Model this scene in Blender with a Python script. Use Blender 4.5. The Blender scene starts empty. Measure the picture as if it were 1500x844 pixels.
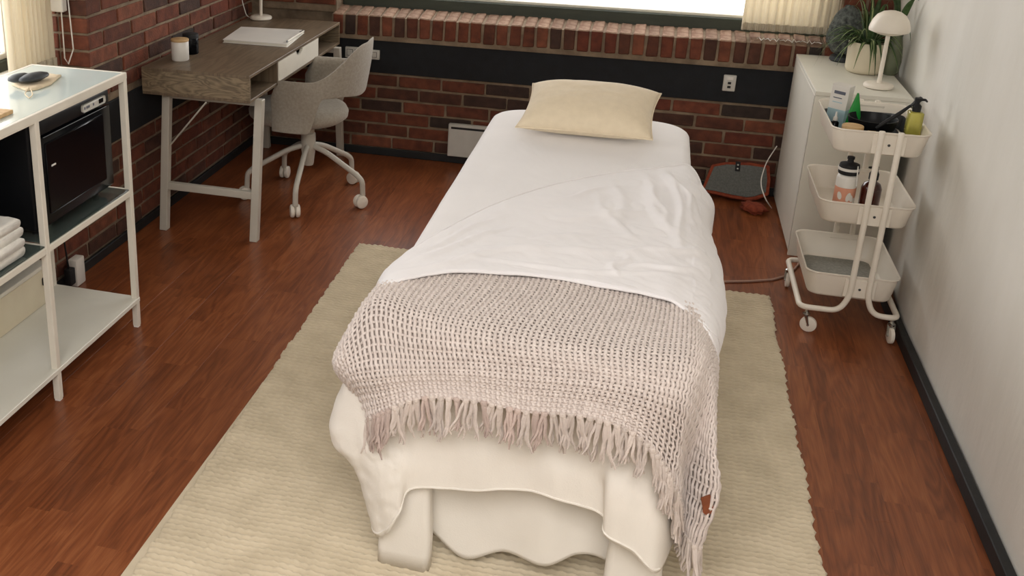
import bpy, bmesh, math, random
import numpy as np
from mathutils import Vector, Matrix, noise

SC = bpy.context.scene
COL = SC.collection
PI = math.pi
rnd = random.Random(7)

# ------------------------------------------------------------ camera
cam_data = bpy.data.cameras.new('camera')
cam = bpy.data.objects.new('camera', cam_data)
COL.objects.link(cam)
cam_data.sensor_width = 36
cam_data.lens = 36.5751
cam_data.shift_x = 0.157333
cam_data.shift_y = -0.091333
cam_data.clip_start = 0.05
cam.matrix_world = Matrix([[0.9592113, -0.1119304, 0.2595866, 0.0], [0.2821966, 0.324905, -0.9026637, 0.0], [0.0166945, 0.9390998, 0.3432389, 1.8], [0.0, 0.0, 0.0, 1.0]])
SC.camera = cam

# ------------------------------------------------------------ world, light, exposure
world = bpy.data.worlds.new('overcast_daylight')
SC.world = world
world.use_nodes = True
bg = world.node_tree.nodes['Background']
bg.inputs[0].default_value = (1.0, 0.985, 0.975, 1)
bg.inputs[1].default_value = 4.4
SC.view_settings.view_transform = 'Standard'
SC.view_settings.look = 'None'
SC.view_settings.gamma = 1
SC.view_settings.use_curve_mapping = False
SC.view_settings.exposure = 0.0


def area(name, loc, rot, sx, sy, power, color=(1, .96, .9), portal=False):
    l = bpy.data.lights.new(name, 'AREA')
    l.shape = 'RECTANGLE'
    l.size, l.size_y = sx, sy
    l.energy = power
    l.color = color
    if portal:
        l.cycles.is_portal = True
    o = bpy.data.objects.new(name, l)
    o.location = loc
    o.rotation_euler = rot
    COL.objects.link(o)
    return o


area('window_daylight_back', (-.4, 5.66, 1.5), (-PI/2, 0, 0), 2.5, 1.25, 60, portal=True)
area('window_daylight_left', (-2.56, 2.55, 1.5), (0, -PI/2, 0), 1.3, 2.2, 60, portal=True)
area('added_front_fill', (-.2, -.2, 2.42), (0, 0, 0), 1.8, 1.8, 84, color=(1, .975, .96))  # unseen fill light added overhead to brighten the front of the room

# ------------------------------------------------------------ materials
def rgb(r, g, b):
    f = lambda c: (c/255/12.92) if c/255 <= .04045 else ((c/255+.055)/1.055)**2.4
    return (f(r), f(g), f(b), 1)


MATS = {}


def mat(name, c1, c2=None, rough=.6, scale=8, stretch=(1, 1, 1), bump=0, bscale=60, metal=0, detail=4, rand=0,
        coat=0, sheen=0, transmission=0, emis=None, spec=None, bstretch=None, dist=.002):
    m = bpy.data.materials.new(name)
    m.use_nodes = True
    nt = m.node_tree
    b = nt.nodes['Principled BSDF']
    b.inputs['Roughness'].default_value = rough
    b.inputs['Metallic'].default_value = metal
    b.inputs['Coat Weight'].default_value = coat
    b.inputs['Sheen Weight'].default_value = sheen
    b.inputs['Transmission Weight'].default_value = transmission
    if spec is not None:
        b.inputs['Specular IOR Level'].default_value = spec
    tc = nt.nodes.new('ShaderNodeTexCoord')
    mp = nt.nodes.new('ShaderNodeMapping')
    mp.inputs['Scale'].default_value = stretch
    nt.links.new(tc.outputs['Object'], mp.inputs[0])
    if c2 is None:
        c2 = tuple(min(1, v*.86) for v in c1[:3])+(1,)
    nz = nt.nodes.new('ShaderNodeTexNoise')
    nz.inputs['Scale'].default_value = scale
    nz.inputs['Detail'].default_value = detail
    nt.links.new(mp.outputs[0], nz.inputs['Vector'])
    rp = nt.nodes.new('ShaderNodeValToRGB')
    rp.color_ramp.elements[0].position = .32
    rp.color_ramp.elements[0].color = c2
    rp.color_ramp.elements[1].position = .68
    rp.color_ramp.elements[1].color = c1
    nt.links.new(nz.outputs[0], rp.inputs[0])
    out = rp.outputs[0]
    if rand:
        oi = nt.nodes.new('ShaderNodeObjectInfo')
        mr = nt.nodes.new('ShaderNodeMapRange')
        mr.inputs[3].default_value = 1-rand
        mr.inputs[4].default_value = 1+rand
        nt.links.new(oi.outputs['Random'], mr.inputs[0])
        hs = nt.nodes.new('ShaderNodeHueSaturation')
        nt.links.new(mr.outputs[0], hs.inputs['Value'])
        nt.links.new(out, hs.inputs['Color'])
        out = hs.outputs[0]
    nt.links.new(out, b.inputs['Base Color'])
    if bump:
        n2 = nt.nodes.new('ShaderNodeTexNoise')
        n2.inputs['Scale'].default_value = bscale
        n2.inputs['Detail'].default_value = 5
        if bstretch:
            mp2 = nt.nodes.new('ShaderNodeMapping')
            mp2.inputs['Scale'].default_value = bstretch
            nt.links.new(tc.outputs['Object'], mp2.inputs[0])
            nt.links.new(mp2.outputs[0], n2.inputs['Vector'])
        else:
            nt.links.new(mp.outputs[0], n2.inputs['Vector'])
        bp = nt.nodes.new('ShaderNodeBump')
        bp.inputs['Strength'].default_value = bump
        bp.inputs['Distance'].default_value = dist
        nt.links.new(n2.outputs[0], bp.inputs['Height'])
        nt.links.new(bp.outputs[0], b.inputs['Normal'])
    if emis:
        b.inputs['Emission Color'].default_value = emis[0]
        b.inputs['Emission Strength'].default_value = emis[1]
    MATS[name] = m
    return m


M = {}
M['mortar'] = mat('mortar', rgb(146, 128, 106), rgb(112, 96, 78), .95, 14, bump=.8, bscale=90, dist=.004)
M['plaster'] = mat('plaster', rgb(238, 236, 229), rgb(226, 223, 214), .85, 2.2, (1, 1, .45), bump=.5, bscale=9, dist=.012)
M['ceiling'] = mat('ceiling_white', rgb(225, 222, 214), None, .9)
M['black_paint'] = mat('black_paint', rgb(30, 31, 32), rgb(20, 21, 22), .6, 12, bump=.3)
M['band'] = mat('dark_band_paint', rgb(18, 22, 27), rgb(12, 15, 19), .8, 20, bump=.4, bscale=120)
M['green_frame'] = mat('dark_green_frame', rgb(62, 68, 56), rgb(50, 56, 46), .6, 6, (1, 1, 6), bump=.2)
M['sash'] = mat('white_sash', rgb(235, 230, 215), None, .5)
M['white_metal'] = mat('white_metal', rgb(232, 226, 212), rgb(222, 216, 202), .38, 6)
M['cream_metal'] = mat('cream_metal', rgb(238, 230, 216), rgb(230, 221, 206), .4, 5)
M['grey_leg'] = mat('pale_leg_metal', rgb(196, 190, 178), rgb(186, 180, 167), .45, 5)
M['frost_glass'] = mat('frosted_white_glass', rgb(214, 226, 222), rgb(208, 220, 216), .12, 3, coat=.4)
M['shelf_white'] = mat('white_shelf_board', rgb(230, 227, 215), rgb(222, 219, 206), .45, 4)
M['clear_glass'] = mat('shelf_glass', rgb(120, 135, 130), rgb(110, 126, 120), .08, 3, transmission=.7)
M['black_gloss'] = mat('black_gloss', rgb(10, 11, 15), rgb(8, 9, 12), .16, 4, spec=.15)
M['black_satin'] = mat('black_satin', rgb(15, 16, 19), rgb(11, 12, 15), .4, 6, spec=.25)
M['black_matte'] = mat('black_matte', rgb(24, 24, 26), rgb(16, 16, 18), .7, 20, bump=.2)
M['charcoal'] = mat('charcoal_metal', rgb(60, 62, 64), rgb(50, 52, 54), .35, 6)
M['panel_grey'] = mat('light_panel', rgb(206, 204, 196), None, .4)
M['towel'] = mat('white_towel', rgb(238, 234, 224), rgb(225, 220, 210), .95, 30, bump=.9, bscale=300, sheen=.3)
M['linen_white'] = mat('white_cotton', rgb(243, 240, 240), rgb(238, 235, 235), .9, 5, bump=.25, bscale=260, sheen=.15)
M['linen_fitted'] = mat('white_fitted_cotton', rgb(242, 239, 238), rgb(237, 234, 233), .9, 4, bump=.25, bscale=240, sheen=.15)
M['linen_cream'] = mat('cream_cotton', rgb(240, 234, 224), rgb(234, 228, 218), .92, 5, bump=.25, bscale=260)
M['pillow'] = mat('beige_linen', rgb(236, 220, 192), rgb(230, 214, 186), .95, 40, bump=.7, bscale=420, sheen=.2)
M['yarn'] = mat('oatmeal_yarn', rgb(228, 216, 208), rgb(213, 200, 192), .95, 60, bump=.8, bscale=500, sheen=.2)
M['yarn_hole_shade'] = mat('shaded_yarn_backing', rgb(180, 166, 156), rgb(166, 152, 143), .95, 60)
M['tassel'] = mat('tassel_yarn', rgb(216, 204, 195), rgb(200, 187, 178), .95, 30, bump=.6, bscale=300, rand=.12)
M['tassel_pink'] = mat('pinkish_tassel_yarn', rgb(202, 184, 175), rgb(186, 167, 158), .95, 30, bump=.6, bscale=300, rand=.1)
M['leather'] = mat('tan_leather', rgb(134, 72, 42), rgb(112, 58, 32), .55, 30, bump=.3)
M['chair_fabric'] = mat('greige_fabric', rgb(166, 158, 145), rgb(150, 142, 129), .95, 90, bump=.6, bscale=400, sheen=.2)
M['ceramic'] = mat('cream_ceramic', rgb(228, 218, 192), rgb(218, 206, 180), .5, 7)
M['white_plastic'] = mat('white_plastic', rgb(236, 232, 224), None, .35, 4)
M['light_wood'] = mat('light_wood', rgb(206, 172, 124), rgb(184, 148, 100), .6, 8, (1, 6, 6))
M['cotton_bag'] = mat('cream_cotton_bag', rgb(226, 208, 178), rgb(210, 192, 162), .95, 40, bump=.5, bscale=300)
M['stone'] = mat('dark_stone', rgb(62, 66, 68), rgb(44, 47, 50), .5, 30, bump=.2)
M['grey_stone'] = mat('mottled_grey', rgb(112, 118, 112), rgb(52, 56, 55), .8, 60, bump=1, bscale=90, dist=.01)
M['leaf'] = mat('leaf_green', rgb(98, 124, 76), rgb(66, 94, 54), .5, 40, rand=.25)
M['leaf_pale'] = mat('leaf_pale_stripe', rgb(196, 206, 156), rgb(172, 186, 130), .5, 40)
M['soil'] = mat('potting_soil', rgb(50, 38, 28), rgb(32, 25, 20), .95, 80, bump=1)
M['green_glass'] = mat('green_tinted_glass', rgb(150, 158, 128), rgb(136, 146, 116), .15, 5, transmission=.55)
M['orange'] = mat('orange_felt', rgb(146, 66, 38), rgb(118, 48, 27), .9, 40, bump=.6)
M['grey_felt'] = mat('grey_felt', rgb(108, 109, 105), rgb(92, 94, 90), .95, 120, bump=.6, bscale=300)
M['green_plastic'] = mat('bright_green', rgb(30, 160, 62), rgb(22, 132, 48), .3, 5)
M['pale_blue'] = mat('pale_blue_print', rgb(178, 204, 210), rgb(160, 190, 200), .6, 5)
M['grey_print'] = mat('grey_print', rgb(92, 96, 110), None, .6, 5)
M['oil'] = mat('yellow_oil', rgb(226, 218, 120), rgb(206, 198, 88), .08, 12, transmission=.55)
M['amber'] = mat('amber_bottle', rgb(84, 30, 20), rgb(60, 20, 14), .1, 6, coat=.5)
M['pink'] = mat('pink_label', rgb(224, 160, 132), rgb(212, 146, 120), .6, 6)
M['chrome'] = mat('chrome', rgb(190, 192, 190), None, .2, 6, metal=1)
M['cord_grey'] = mat('pinkish_cord', rgb(176, 142, 126), None, .6)
M['glass_pane'] = None
m = bpy.data.materials.new('window_glass')
m.use_nodes = True
nt = m.node_tree
nt.nodes.clear()
o_ = nt.nodes.new('ShaderNodeOutputMaterial')
mx = nt.nodes.new('ShaderNodeMixShader')
tr = nt.nodes.new('ShaderNodeBsdfTransparent')
gl = nt.nodes.new('ShaderNodeBsdfGlossy')
gl.inputs['Roughness'].default_value = .02
mx.inputs[0].default_value = .06
nt.links.new(tr.outputs[0], mx.inputs[1])
nt.links.new(gl.outputs[0], mx.inputs[2])
nt.links.new(mx.outputs[0], o_.inputs[0])
M['glass_pane'] = m

# curtain: translucent
m = bpy.data.materials.new('sheer_curtain')
m.use_nodes = True
nt = m.node_tree
nt.nodes.clear()
o_ = nt.nodes.new('ShaderNodeOutputMaterial')
mx = nt.nodes.new('ShaderNodeMixShader')
df = nt.nodes.new('ShaderNodeBsdfDiffuse')
tl = nt.nodes.new('ShaderNodeBsdfTranslucent')
df.inputs[0].default_value = rgb(236, 228, 210)
tl.inputs[0].default_value = rgb(232, 224, 206)
mx.inputs[0].default_value = .5
nt.links.new(df.outputs[0], mx.inputs[1])
nt.links.new(tl.outputs[0], mx.inputs[2])
nt.links.new(mx.outputs[0], o_.inputs[0])
M['curtain'] = m


def brick_mat():
    m = bpy.data.materials.new('fired_clay_brick')
    m.use_nodes = True
    nt = m.node_tree
    b = nt.nodes['Principled BSDF']
    b.inputs['Roughness'].default_value = .88
    oi = nt.nodes.new('ShaderNodeObjectInfo')
    rp = nt.nodes.new('ShaderNodeValToRGB')
    e = rp.color_ramp.elements
    e[0].position = 0
    e[0].color = rgb(50, 42, 37)
    e[1].position = 1
    e[1].color = rgb(124, 72, 50)
    for p, c in ((.08, rgb(70, 46, 36)), (.3, rgb(94, 52, 36)), (.6, rgb(110, 59, 39)), (.8, rgb(102, 50, 34))):
        x = e.new(p)
        x.color = c
    nt.links.new(oi.outputs['Random'], rp.inputs[0])
    tc = nt.nodes.new('ShaderNodeNewGeometry')
    nz = nt.nodes.new('ShaderNodeTexNoise')
    nz.inputs['Scale'].default_value = 22
    nz.inputs['Detail'].default_value = 8
    nt.links.new(tc.outputs['Position'], nz.inputs['Vector'])
    mr = nt.nodes.new('ShaderNodeMapRange')
    mr.inputs[1].default_value = .3
    mr.inputs[2].default_value = .75
    mr.inputs[3].default_value = .62
    mr.inputs[4].default_value = 1.35
    nt.links.new(nz.outputs[0], mr.inputs[0])
    hs = nt.nodes.new('ShaderNodeHueSaturation')
    nt.links.new(rp.outputs[0], hs.inputs['Color'])
    nt.links.new(mr.outputs[0], hs.inputs['Value'])
    nt.links.new(hs.outputs[0], b.inputs['Base Color'])
    n2 = nt.nodes.new('ShaderNodeTexNoise')
    n2.inputs['Scale'].default_value = 130
    n2.inputs['Detail'].default_value = 6
    nt.links.new(tc.outputs['Position'], n2.inputs['Vector'])
    bp = nt.nodes.new('ShaderNodeBump')
    bp.inputs['Strength'].default_value = .7
    bp.inputs['Distance'].default_value = .004
    nt.links.new(n2.outputs[0], bp.inputs['Height'])
    nt.links.new(bp.outputs[0], b.inputs['Normal'])
    return m


M['brick'] = brick_mat()
M['dusty_lit_brick'] = mat('mortar_dusted_lit_brick', rgb(150, 124, 104), rgb(114, 84, 66), .95, 30, bump=.8, bscale=120, dist=.004, rand=.15)  # sill tops: mortar dust plus grazing window light, both put into the colour


class NT:
    """small node-graph helper"""
    def __init__(s, name, rough):
        s.m = bpy.data.materials.new(name)
        s.m.use_nodes = True
        s.nt = s.m.node_tree
        s.b = s.nt.nodes['Principled BSDF']
        s.b.inputs['Roughness'].default_value = rough

    def n(s, t, **kw):
        x = s.nt.nodes.new(t)
        for k, v in kw.items():
            setattr(x, k, v)
        return x

    def link(s, a, b):
        s.nt.links.new(a, b)

    def math(s, op, a, b=None):
        x = s.n('ShaderNodeMath', operation=op)
        for i, v in enumerate((a, b)):
            if v is None:
                continue
            if isinstance(v, (int, float)):
                x.inputs[i].default_value = v
            else:
                s.link(v, x.inputs[i])
        return x.outputs[0]

    def comb(s, x, y, z):
        c = s.n('ShaderNodeCombineXYZ')
        for i, v in enumerate((x, y, z)):
            if isinstance(v, (int, float)):
                c.inputs[i].default_value = v
            else:
                s.link(v, c.inputs[i])
        return c.outputs[0]


def wood_mat(name, strip_w, strip_l, pal, rough, axis=1, figure=1.0):
    """printed wood: strips across one axis, running along the other; each strip has its own tone and grain"""
    N = NT(name, rough)
    g = N.n('ShaderNodeNewGeometry')
    sp = N.n('ShaderNodeSeparateXYZ')
    N.link(g.outputs['Position'], sp.inputs[0])
    X, Y = (sp.outputs[0], sp.outputs[1]) if axis == 1 else (sp.outputs[1], sp.outputs[0])
    col = N.math('FLOOR', N.math('DIVIDE', X, strip_w))
    wn = N.n('ShaderNodeTexWhiteNoise', noise_dimensions='1D')
    N.link(col, wn.inputs['W'])
    yy = N.math('ADD', N.math('DIVIDE', Y, strip_l), N.math('MULTIPLY', wn.outputs[0], 3.0))
    row = N.math('FLOOR', yy)
    w2 = N.n('ShaderNodeTexWhiteNoise', noise_dimensions='3D')
    N.link(N.comb(col, row, 3.3), w2.inputs['Vector'])
    rv = w2.outputs[0]
    off = N.math('MULTIPLY', rv, 37.0)
    v = N.comb(N.math('ADD', N.math('MULTIPLY', X, 15.0*figure), off), N.math('ADD', N.math('MULTIPLY', Y, 1.7*figure), off), off)
    n1 = N.n('ShaderNodeTexNoise')
    n1.inputs['Scale'].default_value = 1.0
    n1.inputs['Detail'].default_value = 2
    n1.inputs['Distortion'].default_value = .35
    N.link(v, n1.inputs['Vector'])
    rings = N.math('FRACT', N.math('MULTIPLY', n1.outputs[0], 7.0))
    rings = N.math('ABSOLUTE', N.math('SUBTRACT', rings, .5))
    v2 = N.comb(N.math('MULTIPLY', X, 260.0), N.math('MULTIPLY', Y, 9.0), off)
    n2 = N.n('ShaderNodeTexNoise')
    n2.inputs['Scale'].default_value = 1.0
    n2.inputs['Detail'].default_value = 4
    N.link(v2, n2.inputs['Vector'])
    t = N.math('ADD', N.math('MULTIPLY', rings, .48), N.math('MULTIPLY', n2.outputs[0], .50))
    t = N.math('ADD', t, N.math('MULTIPLY', N.math('SUBTRACT', rv, .5), .22))
    rp = N.n('ShaderNodeValToRGB')
    e = rp.color_ramp.elements
    e[0].position, e[0].color = .05, pal[0]
    e[1].position, e[1].color = .85, pal[2]
    x = e.new(.42)
    x.color = pal[1]
    N.link(t, rp.inputs[0])
    N.link(rp.outputs[0], N.b.inputs['Base Color'])
    bp = N.n('ShaderNodeBump')
    bp.inputs['Strength'].default_value = .12
    bp.inputs['Distance'].default_value = .0006
    N.link(n2.outputs[0], bp.inputs['Height'])
    N.link(bp.outputs[0], N.b.inputs['Normal'])
    return N.m


M['laminate'] = wood_mat('cherry_laminate', .065, .42, (rgb(90, 46, 24), rgb(130, 72, 40), rgb(164, 102, 62)), .34)
M['desk_wood'] = wood_mat('grey_brown_oak_veneer', 5.0, 9.0, (rgb(88, 74, 58), rgb(120, 103, 83), rgb(148, 129, 105)), .42, figure=.9)

# ------------------------------------------------------------ mesh helpers
def tagp(o, label=None, cat=None, group=None, kind=None):
    if label: o['label'] = label
    if cat: o['category'] = cat
    if group: o['group'] = group
    if kind: o['kind'] = kind
    return o


def empty(name, loc, label=None, cat=None, group=None, rz=0):
    o = bpy.data.objects.new(name, None)
    o.location = loc
    o.rotation_euler = (0, 0, rz)
    o.empty_display_size = .05
    COL.objects.link(o)
    return tagp(o, label, cat, group)


def link(name, me, m, parent=None, smooth=True, loc=None):
    if m is not None and len(me.materials) == 0:
        me.materials.append(m)
    if smooth:
        me.polygons.foreach_set('use_smooth', [True]*len(me.polygons))
    o = bpy.data.objects.new(name, me)
    COL.objects.link(o)
    if parent:
        o.parent = parent
    if loc:
        o.location = loc
    return o


class B:
    """collects primitive shapes into one mesh"""
    def __init__(s):
        s.bm = bmesh.new()

    def box(s, x0, x1, y0, y1, z0, z1, bev=0, seg=1, mtx=None):
        r = bmesh.ops.create_cube(s.bm, size=1)
        vs = r['verts']
        for v in vs:
            v.co = Vector(((x0+x1)/2+v.co.x*(x1-x0), (y0+y1)/2+v.co.y*(y1-y0), (z0+z1)/2+v.co.z*(z1-z0)))
        if bev:
            es = list({e for v in vs for e in v.link_edges})
            rr = bmesh.ops.bevel(s.bm, geom=es, offset=bev, segments=seg, profile=.5, affect='EDGES')
            vs = list({v for f in rr['faces'] for v in f.verts} | {v for v in vs if v.is_valid})
        if mtx is not None:
            for v in vs:
                v.co = mtx @ v.co
        return s

    def prism(s, pts, axis, a, b):
        """polygon pts (2D) extruded along axis index from a to b"""
        def mk(p, t):
            q = [0, 0, 0]
            i = [k for k in range(3) if k != axis]
            q[i[0]], q[i[1]], q[axis] = p[0], p[1], t
            return s.bm.verts.new(q)
        A = [mk(p, a) for p in pts]
        C = [mk(p, b) for p in pts]
        n = len(pts)
        s.bm.faces.new(A)
        s.bm.faces.new(C[::-1])
        for i in range(n):
            s.bm.faces.new((A[i], C[i], C[(i+1) % n], A[(i+1) % n]))
        return s

    def tube(s, pts, r, n=10, cap=True, closed=False):
        pts = [Vector(p) for p in pts]
        m = len(pts)
        rs = r if isinstance(r, (list, tuple)) else [r]*m
        rings = []
        up = None
        for i, p in enumerate(pts):
            if closed:
                t = pts[(i+1) % m]-pts[i-1]
            else:
                t = (pts[min(i+1, m-1)]-pts[max(i-1, 0)])
            t.normalize()
            if up is None:
                up = Vector((0, 0, 1)) if abs(t.z) < .9 else Vector((0, 1, 0))
            a = t.cross(up).normalized()
            up = a.cross(t).normalized()
            rings.append([s.bm.verts.new(p+rs[i]*(math.cos(2*PI*k/n)*a+math.sin(2*PI*k/n)*up)) for k in range(n)])
        for i in range(m if closed else m-1):
            R0, R1 = rings[i], rings[(i+1) % m]
            for k in range(n):
                s.bm.faces.new((R0[k], R0[(k+1) % n], R1[(k+1) % n], R1[k]))
        if cap and not closed:
            s.bm.faces.new(rings[0][::-1])
            s.bm.faces.new(rings[-1])
        return s

    def lathe(s, prof, c=(0, 0, 0), n=32, mtx=None, sx=1, sy=1):
        rings = []
        for r, z in prof:
            if r < 1e-5:
                vs = [s.bm.verts.new((c[0], c[1], c[2]+z))]
            else:
                vs = [s.bm.verts.new((c[0]+sx*r*math.cos(2*PI*k/n), c[1]+sy*r*math.sin(2*PI*k/n), c[2]+z)) for k in range(n)]
            rings.append(vs)
        for a, b in zip(rings[:-1], rings[1:]):
            for k in range(n):
                k2 = (k+1) % n
                if len(a) == 1 and len(b) == 1:
                    continue
                if len(a) == 1:
                    s.bm.faces.new((a[0], b[k], b[k2]))
                elif len(b) == 1:
                    s.bm.faces.new((a[k], a[k2], b[0]))
                else:
                    s.bm.faces.new((a[k], a[k2], b[k2], b[k]))
        if mtx is not None:
            for R_ in rings:
                for v in R_:
                    v.co = mtx @ v.co
        return s

    def done(s, name, m, parent=None, smooth=False, angle=None):
        bmesh.ops.recalc_face_normals(s.bm, faces=s.bm.faces)
        me = bpy.data.meshes.new(name)
        s.bm.to_mesh(me)
        s.bm.free()
        o = link(name, me, m, parent, smooth)
        if angle:
            try:
                me.set_sharp_from_angle(angle=math.radians(angle))
            except Exception:
                pass
        return o

    def auto(s, name, m, parent=None, angle=40):
        return s.done(name, m, parent, True, angle)


def roundpath(pts, r=.03, n=5):
    """polyline with rounded corners"""
    P = [Vector(p) for p in pts]
    out = [P[0]]
    for i in range(1, len(P)-1):
        a, b, c = P[i-1], P[i], P[i+1]
        d1 = (a-b)
        d2 = (c-b)
        rr = min(r, d1.length*.49, d2.length*.49)
        p1 = b+d1.normalized()*rr
        p2 = b+d2.normalized()*rr
        for k in range(n+1):
            t = k/n
            out.append(p1*(1-t)**2+b*2*t*(1-t)+p2*t*t)
    out.append(P[-1])
    return out


def cr(P, t):
    """Catmull-Rom along axis 0 of array P, at parameters t in 0..1"""
    P = np.asarray(P, float)
    n = len(P)
    Pp = np.concatenate([[2*P[0]-P[1]], P, [2*P[-1]-P[-2]]])
    x = np.clip(t, 0, 1)*(n-1)
    i = np.minimum(x.astype(int), n-2)
    f = (x-i).reshape((-1,)+(1,)*(P.ndim-1))
    p0, p1, p2, p3 = Pp[i], Pp[i+1], Pp[i+2], Pp[i+3]
    return .5*((2*p1)+(-p0+p2)*f+(2*p0-5*p1+4*p2-p3)*f*f+(-p0+3*p1-3*p2+p3)*f**3)


def surf(G, nu, nv):
    """G: rows x cols x 3 control grid -> nv x nu x 3 points"""
    G = np.asarray(G, float)
    A = cr(G, np.linspace(0, 1, nv))
    return cr(A.transpose(1, 0, 2), np.linspace(0, 1, nu)).transpose(1, 0, 2)


def normals(S):
    du = np.gradient(S, axis=1)
    dv = np.gradient(S, axis=0)
    n = np.cross(du, dv)
    n /= (np.linalg.norm(n, axis=2, keepdims=True)+1e-9)
    return n


def grid_mesh(name, S):
    nv, nu = S.shape[:2]
    me = bpy.data.meshes.new(name)
    idx = np.arange(nv*nu).reshape(nv, nu)
    q = np.stack([idx[:-1, :-1], idx[:-1, 1:], idx[1:, 1:], idx[1:, :-1]], -1).reshape(-1, 4)
    me.vertices.add(nv*nu)
    me.vertices.foreach_set('co', S.reshape(-1).astype(np.float32))
    me.loops.add(q.size)
    me.loops.foreach_set('vertex_index', q.reshape(-1).astype(np.int32))
    me.polygons.add(len(q))
    me.polygons.foreach_set('loop_start', (np.arange(len(q))*4).astype(np.int32))
    me.polygons.foreach_set('loop_total', np.full(len(q), 4, np.int32))
    me.update()
    me.validate()
    return me


def raw_mesh(name, V, Q):
    me = bpy.data.meshes.new(name)
    me.vertices.add(len(V))
    me.vertices.foreach_set('co', np.asarray(V, np.float32).reshape(-1))
    me.loops.add(Q.size)
    me.loops.foreach_set('vertex_index', Q.reshape(-1).astype(np.int32))
    me.polygons.add(len(Q))
    me.polygons.foreach_set('loop_start', (np.arange(len(Q))*4).astype(np.int32))
    me.polygons.foreach_set('loop_total', np.full(len(Q), 4, np.int32))
    me.update()
    me.validate()
    return me


def solid_grid(name, S, thick, m, parent=None, flip=False):
    """a sheet with real thickness: front, back and the rim"""
    N = normals(S)*(-1 if flip else 1)
    T = S-N*thick
    nv, nu = S.shape[:2]
    V = np.concatenate([S.reshape(-1, 3), T.reshape(-1, 3)])
    idx = np.arange(nv*nu).reshape(nv, nu)
    q = np.stack([idx[:-1, :-1], idx[:-1, 1:], idx[1:, 1:], idx[1:, :-1]], -1).reshape(-1, 4)
    q2 = q[:, ::-1]+nv*nu
    ring = np.concatenate([idx[0, :], idx[1:, -1], idx[-1, -2::-1], idx[-2:0:-1, 0]])
    r2 = np.roll(ring, -1)
    q3 = np.stack([ring, ring+nv*nu, r2+nv*nu, r2], -1)
    if flip:
        q, q2, q3 = q[:, ::-1], q2[:, ::-1], q3[:, ::-1]
    return link(name, raw_mesh(name, V, np.concatenate([q, q2, q3])), m, parent, True)


def nz(x, y, z=0.0, o=3):
    return noise.fractal(Vector((x, y, z)), 1.0, 2.0, o)


def bez(a, b, c, n=14):
    a, b, c = Vector(a), Vector(b), Vector(c)
    return [a*(1-t)**2+b*2*t*(1-t)+c*t*t for t in [i/(n-1) for i in range(n)]]


# ============================================================ SETTING
XL, XR, YB, YF, ZC = -2.15, 1.03, 5.42, -1.6, 2.5

floor = B().box(XL-.4, XR+.3, YF-.1, YB+.2, -.1, -.004).done('floor', M['black_matte'])
floor['kind'] = 'structure'
# laminate boards, running away from the camera, staggered
BW, BL = .195, 1.29
board_meshes = {}
x = -2.145
ci = 0
while x < XR+.05:
    w = min(BW, XR+.06-x)
    y = YF-(ci*.43) % BL
    while y < YB:
        y1 = min(y+BL, YB)
        y0 = max(y, YF)
        if y1-y0 > .03 and y1 > .6:
            B().box(x+.0001, x+w-.0001, y0+.0001, y1-.0001, -.008, 0, bev=.0003).done('board', M['laminate'], floor)
        y += BL
    x += BW
    ci += 1
# strip of subfloor that nobody sees keeps its own boards out of frame

ceiling = B().box(XL-.2, XR+.2, YF-.1, YB+.2, ZC, ZC+.1).done('ceiling', M['ceiling'])
ceiling['kind'] = 'structure'

# right wall: uneven white plaster
def wall_right():
    ny, nzz = 150, 60
    S = np.zeros((nzz, ny, 3))
    for i in range(nzz):
        for j in range(ny):
            y = YF+(YB-YF)*j/(ny-1)
            z = ZC*i/(nzz-1)
            d = .010*nz(y*1.1, z*1.6, 3.1, 3)
            k = max(0, min(1, (y-3.9)/.7))
            S[i, j] = (XR+d*.6+.055*k*k*(3-2*k)+.02*min(z, 1), y, z)
    o = solid_grid('wall_right', S, .12, M['plaster'], None, flip=True)
    o['kind'] = 'structure'


wall_right()
B().box(XL-.2, XR+.2, YF-.12, YF, 0, ZC).done('wall_front', M['ceiling'])['kind'] = 'structure'

# back wall (mortar body with window opening); brick faces stand at YB
wb = B()
yb = YB+.007
wb.box(XL-.15, XR+.1, yb, yb+.2, 0, .68)
wb.box(XL-.15, XR+.1, YB+.05, yb+.2, .68, .785)
wb.box(XL-.15, -1.66, yb, yb+.2, .785, ZC)
wb.box(.86, XR+.1, yb, yb+.2, .785, ZC)
wb.box(-1.66, .86, yb, yb+.2, 2.15, ZC)
wall_back = wb.done('wall_back', M['mortar'])
wall_back['kind'] = 'structure'

# left wall with window opening y 1.45..3.65, z .80..2.15
wl = B()
xl = XL-.007
wl.box(xl-.38, xl, YF-.1, YB, 0, .795)
wl.box(xl-.38, xl, 3.657, YB, .795, ZC)
wl.box(xl-.38, xl, YF-.1, 1.45, .795, ZC)
wl.box(xl-.38, xl, 1.45, 3.657, 2.15, ZC)
wall_left = wl.done('wall_left', M['mortar'])
wall_left['kind'] = 'structure'

# bricks
BLN, BH, BD = .228, .058, .05
CP = .0703   # course pitch
brick_v = []
for k in range(8):
    bm = bmesh.new()
    r = bmesh.ops.create_cube(bm, size=1)
    rr = random.Random(k)
    for v in bm.verts:
        v.co = Vector((v.co.x*BLN+rr.uniform(-.002, .002), v.co.y*BD, v.co.z*BH+rr.uniform(-.002, .002)))
        if v.co.y < 0:
            v.co.y += rr.uniform(-.002, .002)
    bmesh.ops.bevel(bm, geom=bm.edges[:], offset=.0035, segments=1, affect='EDGES')
    me = bpy.data.meshes.new('brick')
    bm.to_mesh(me)
    bm.free()
    me.materials.append(M['brick'])
    brick_v.append(me)


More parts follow.
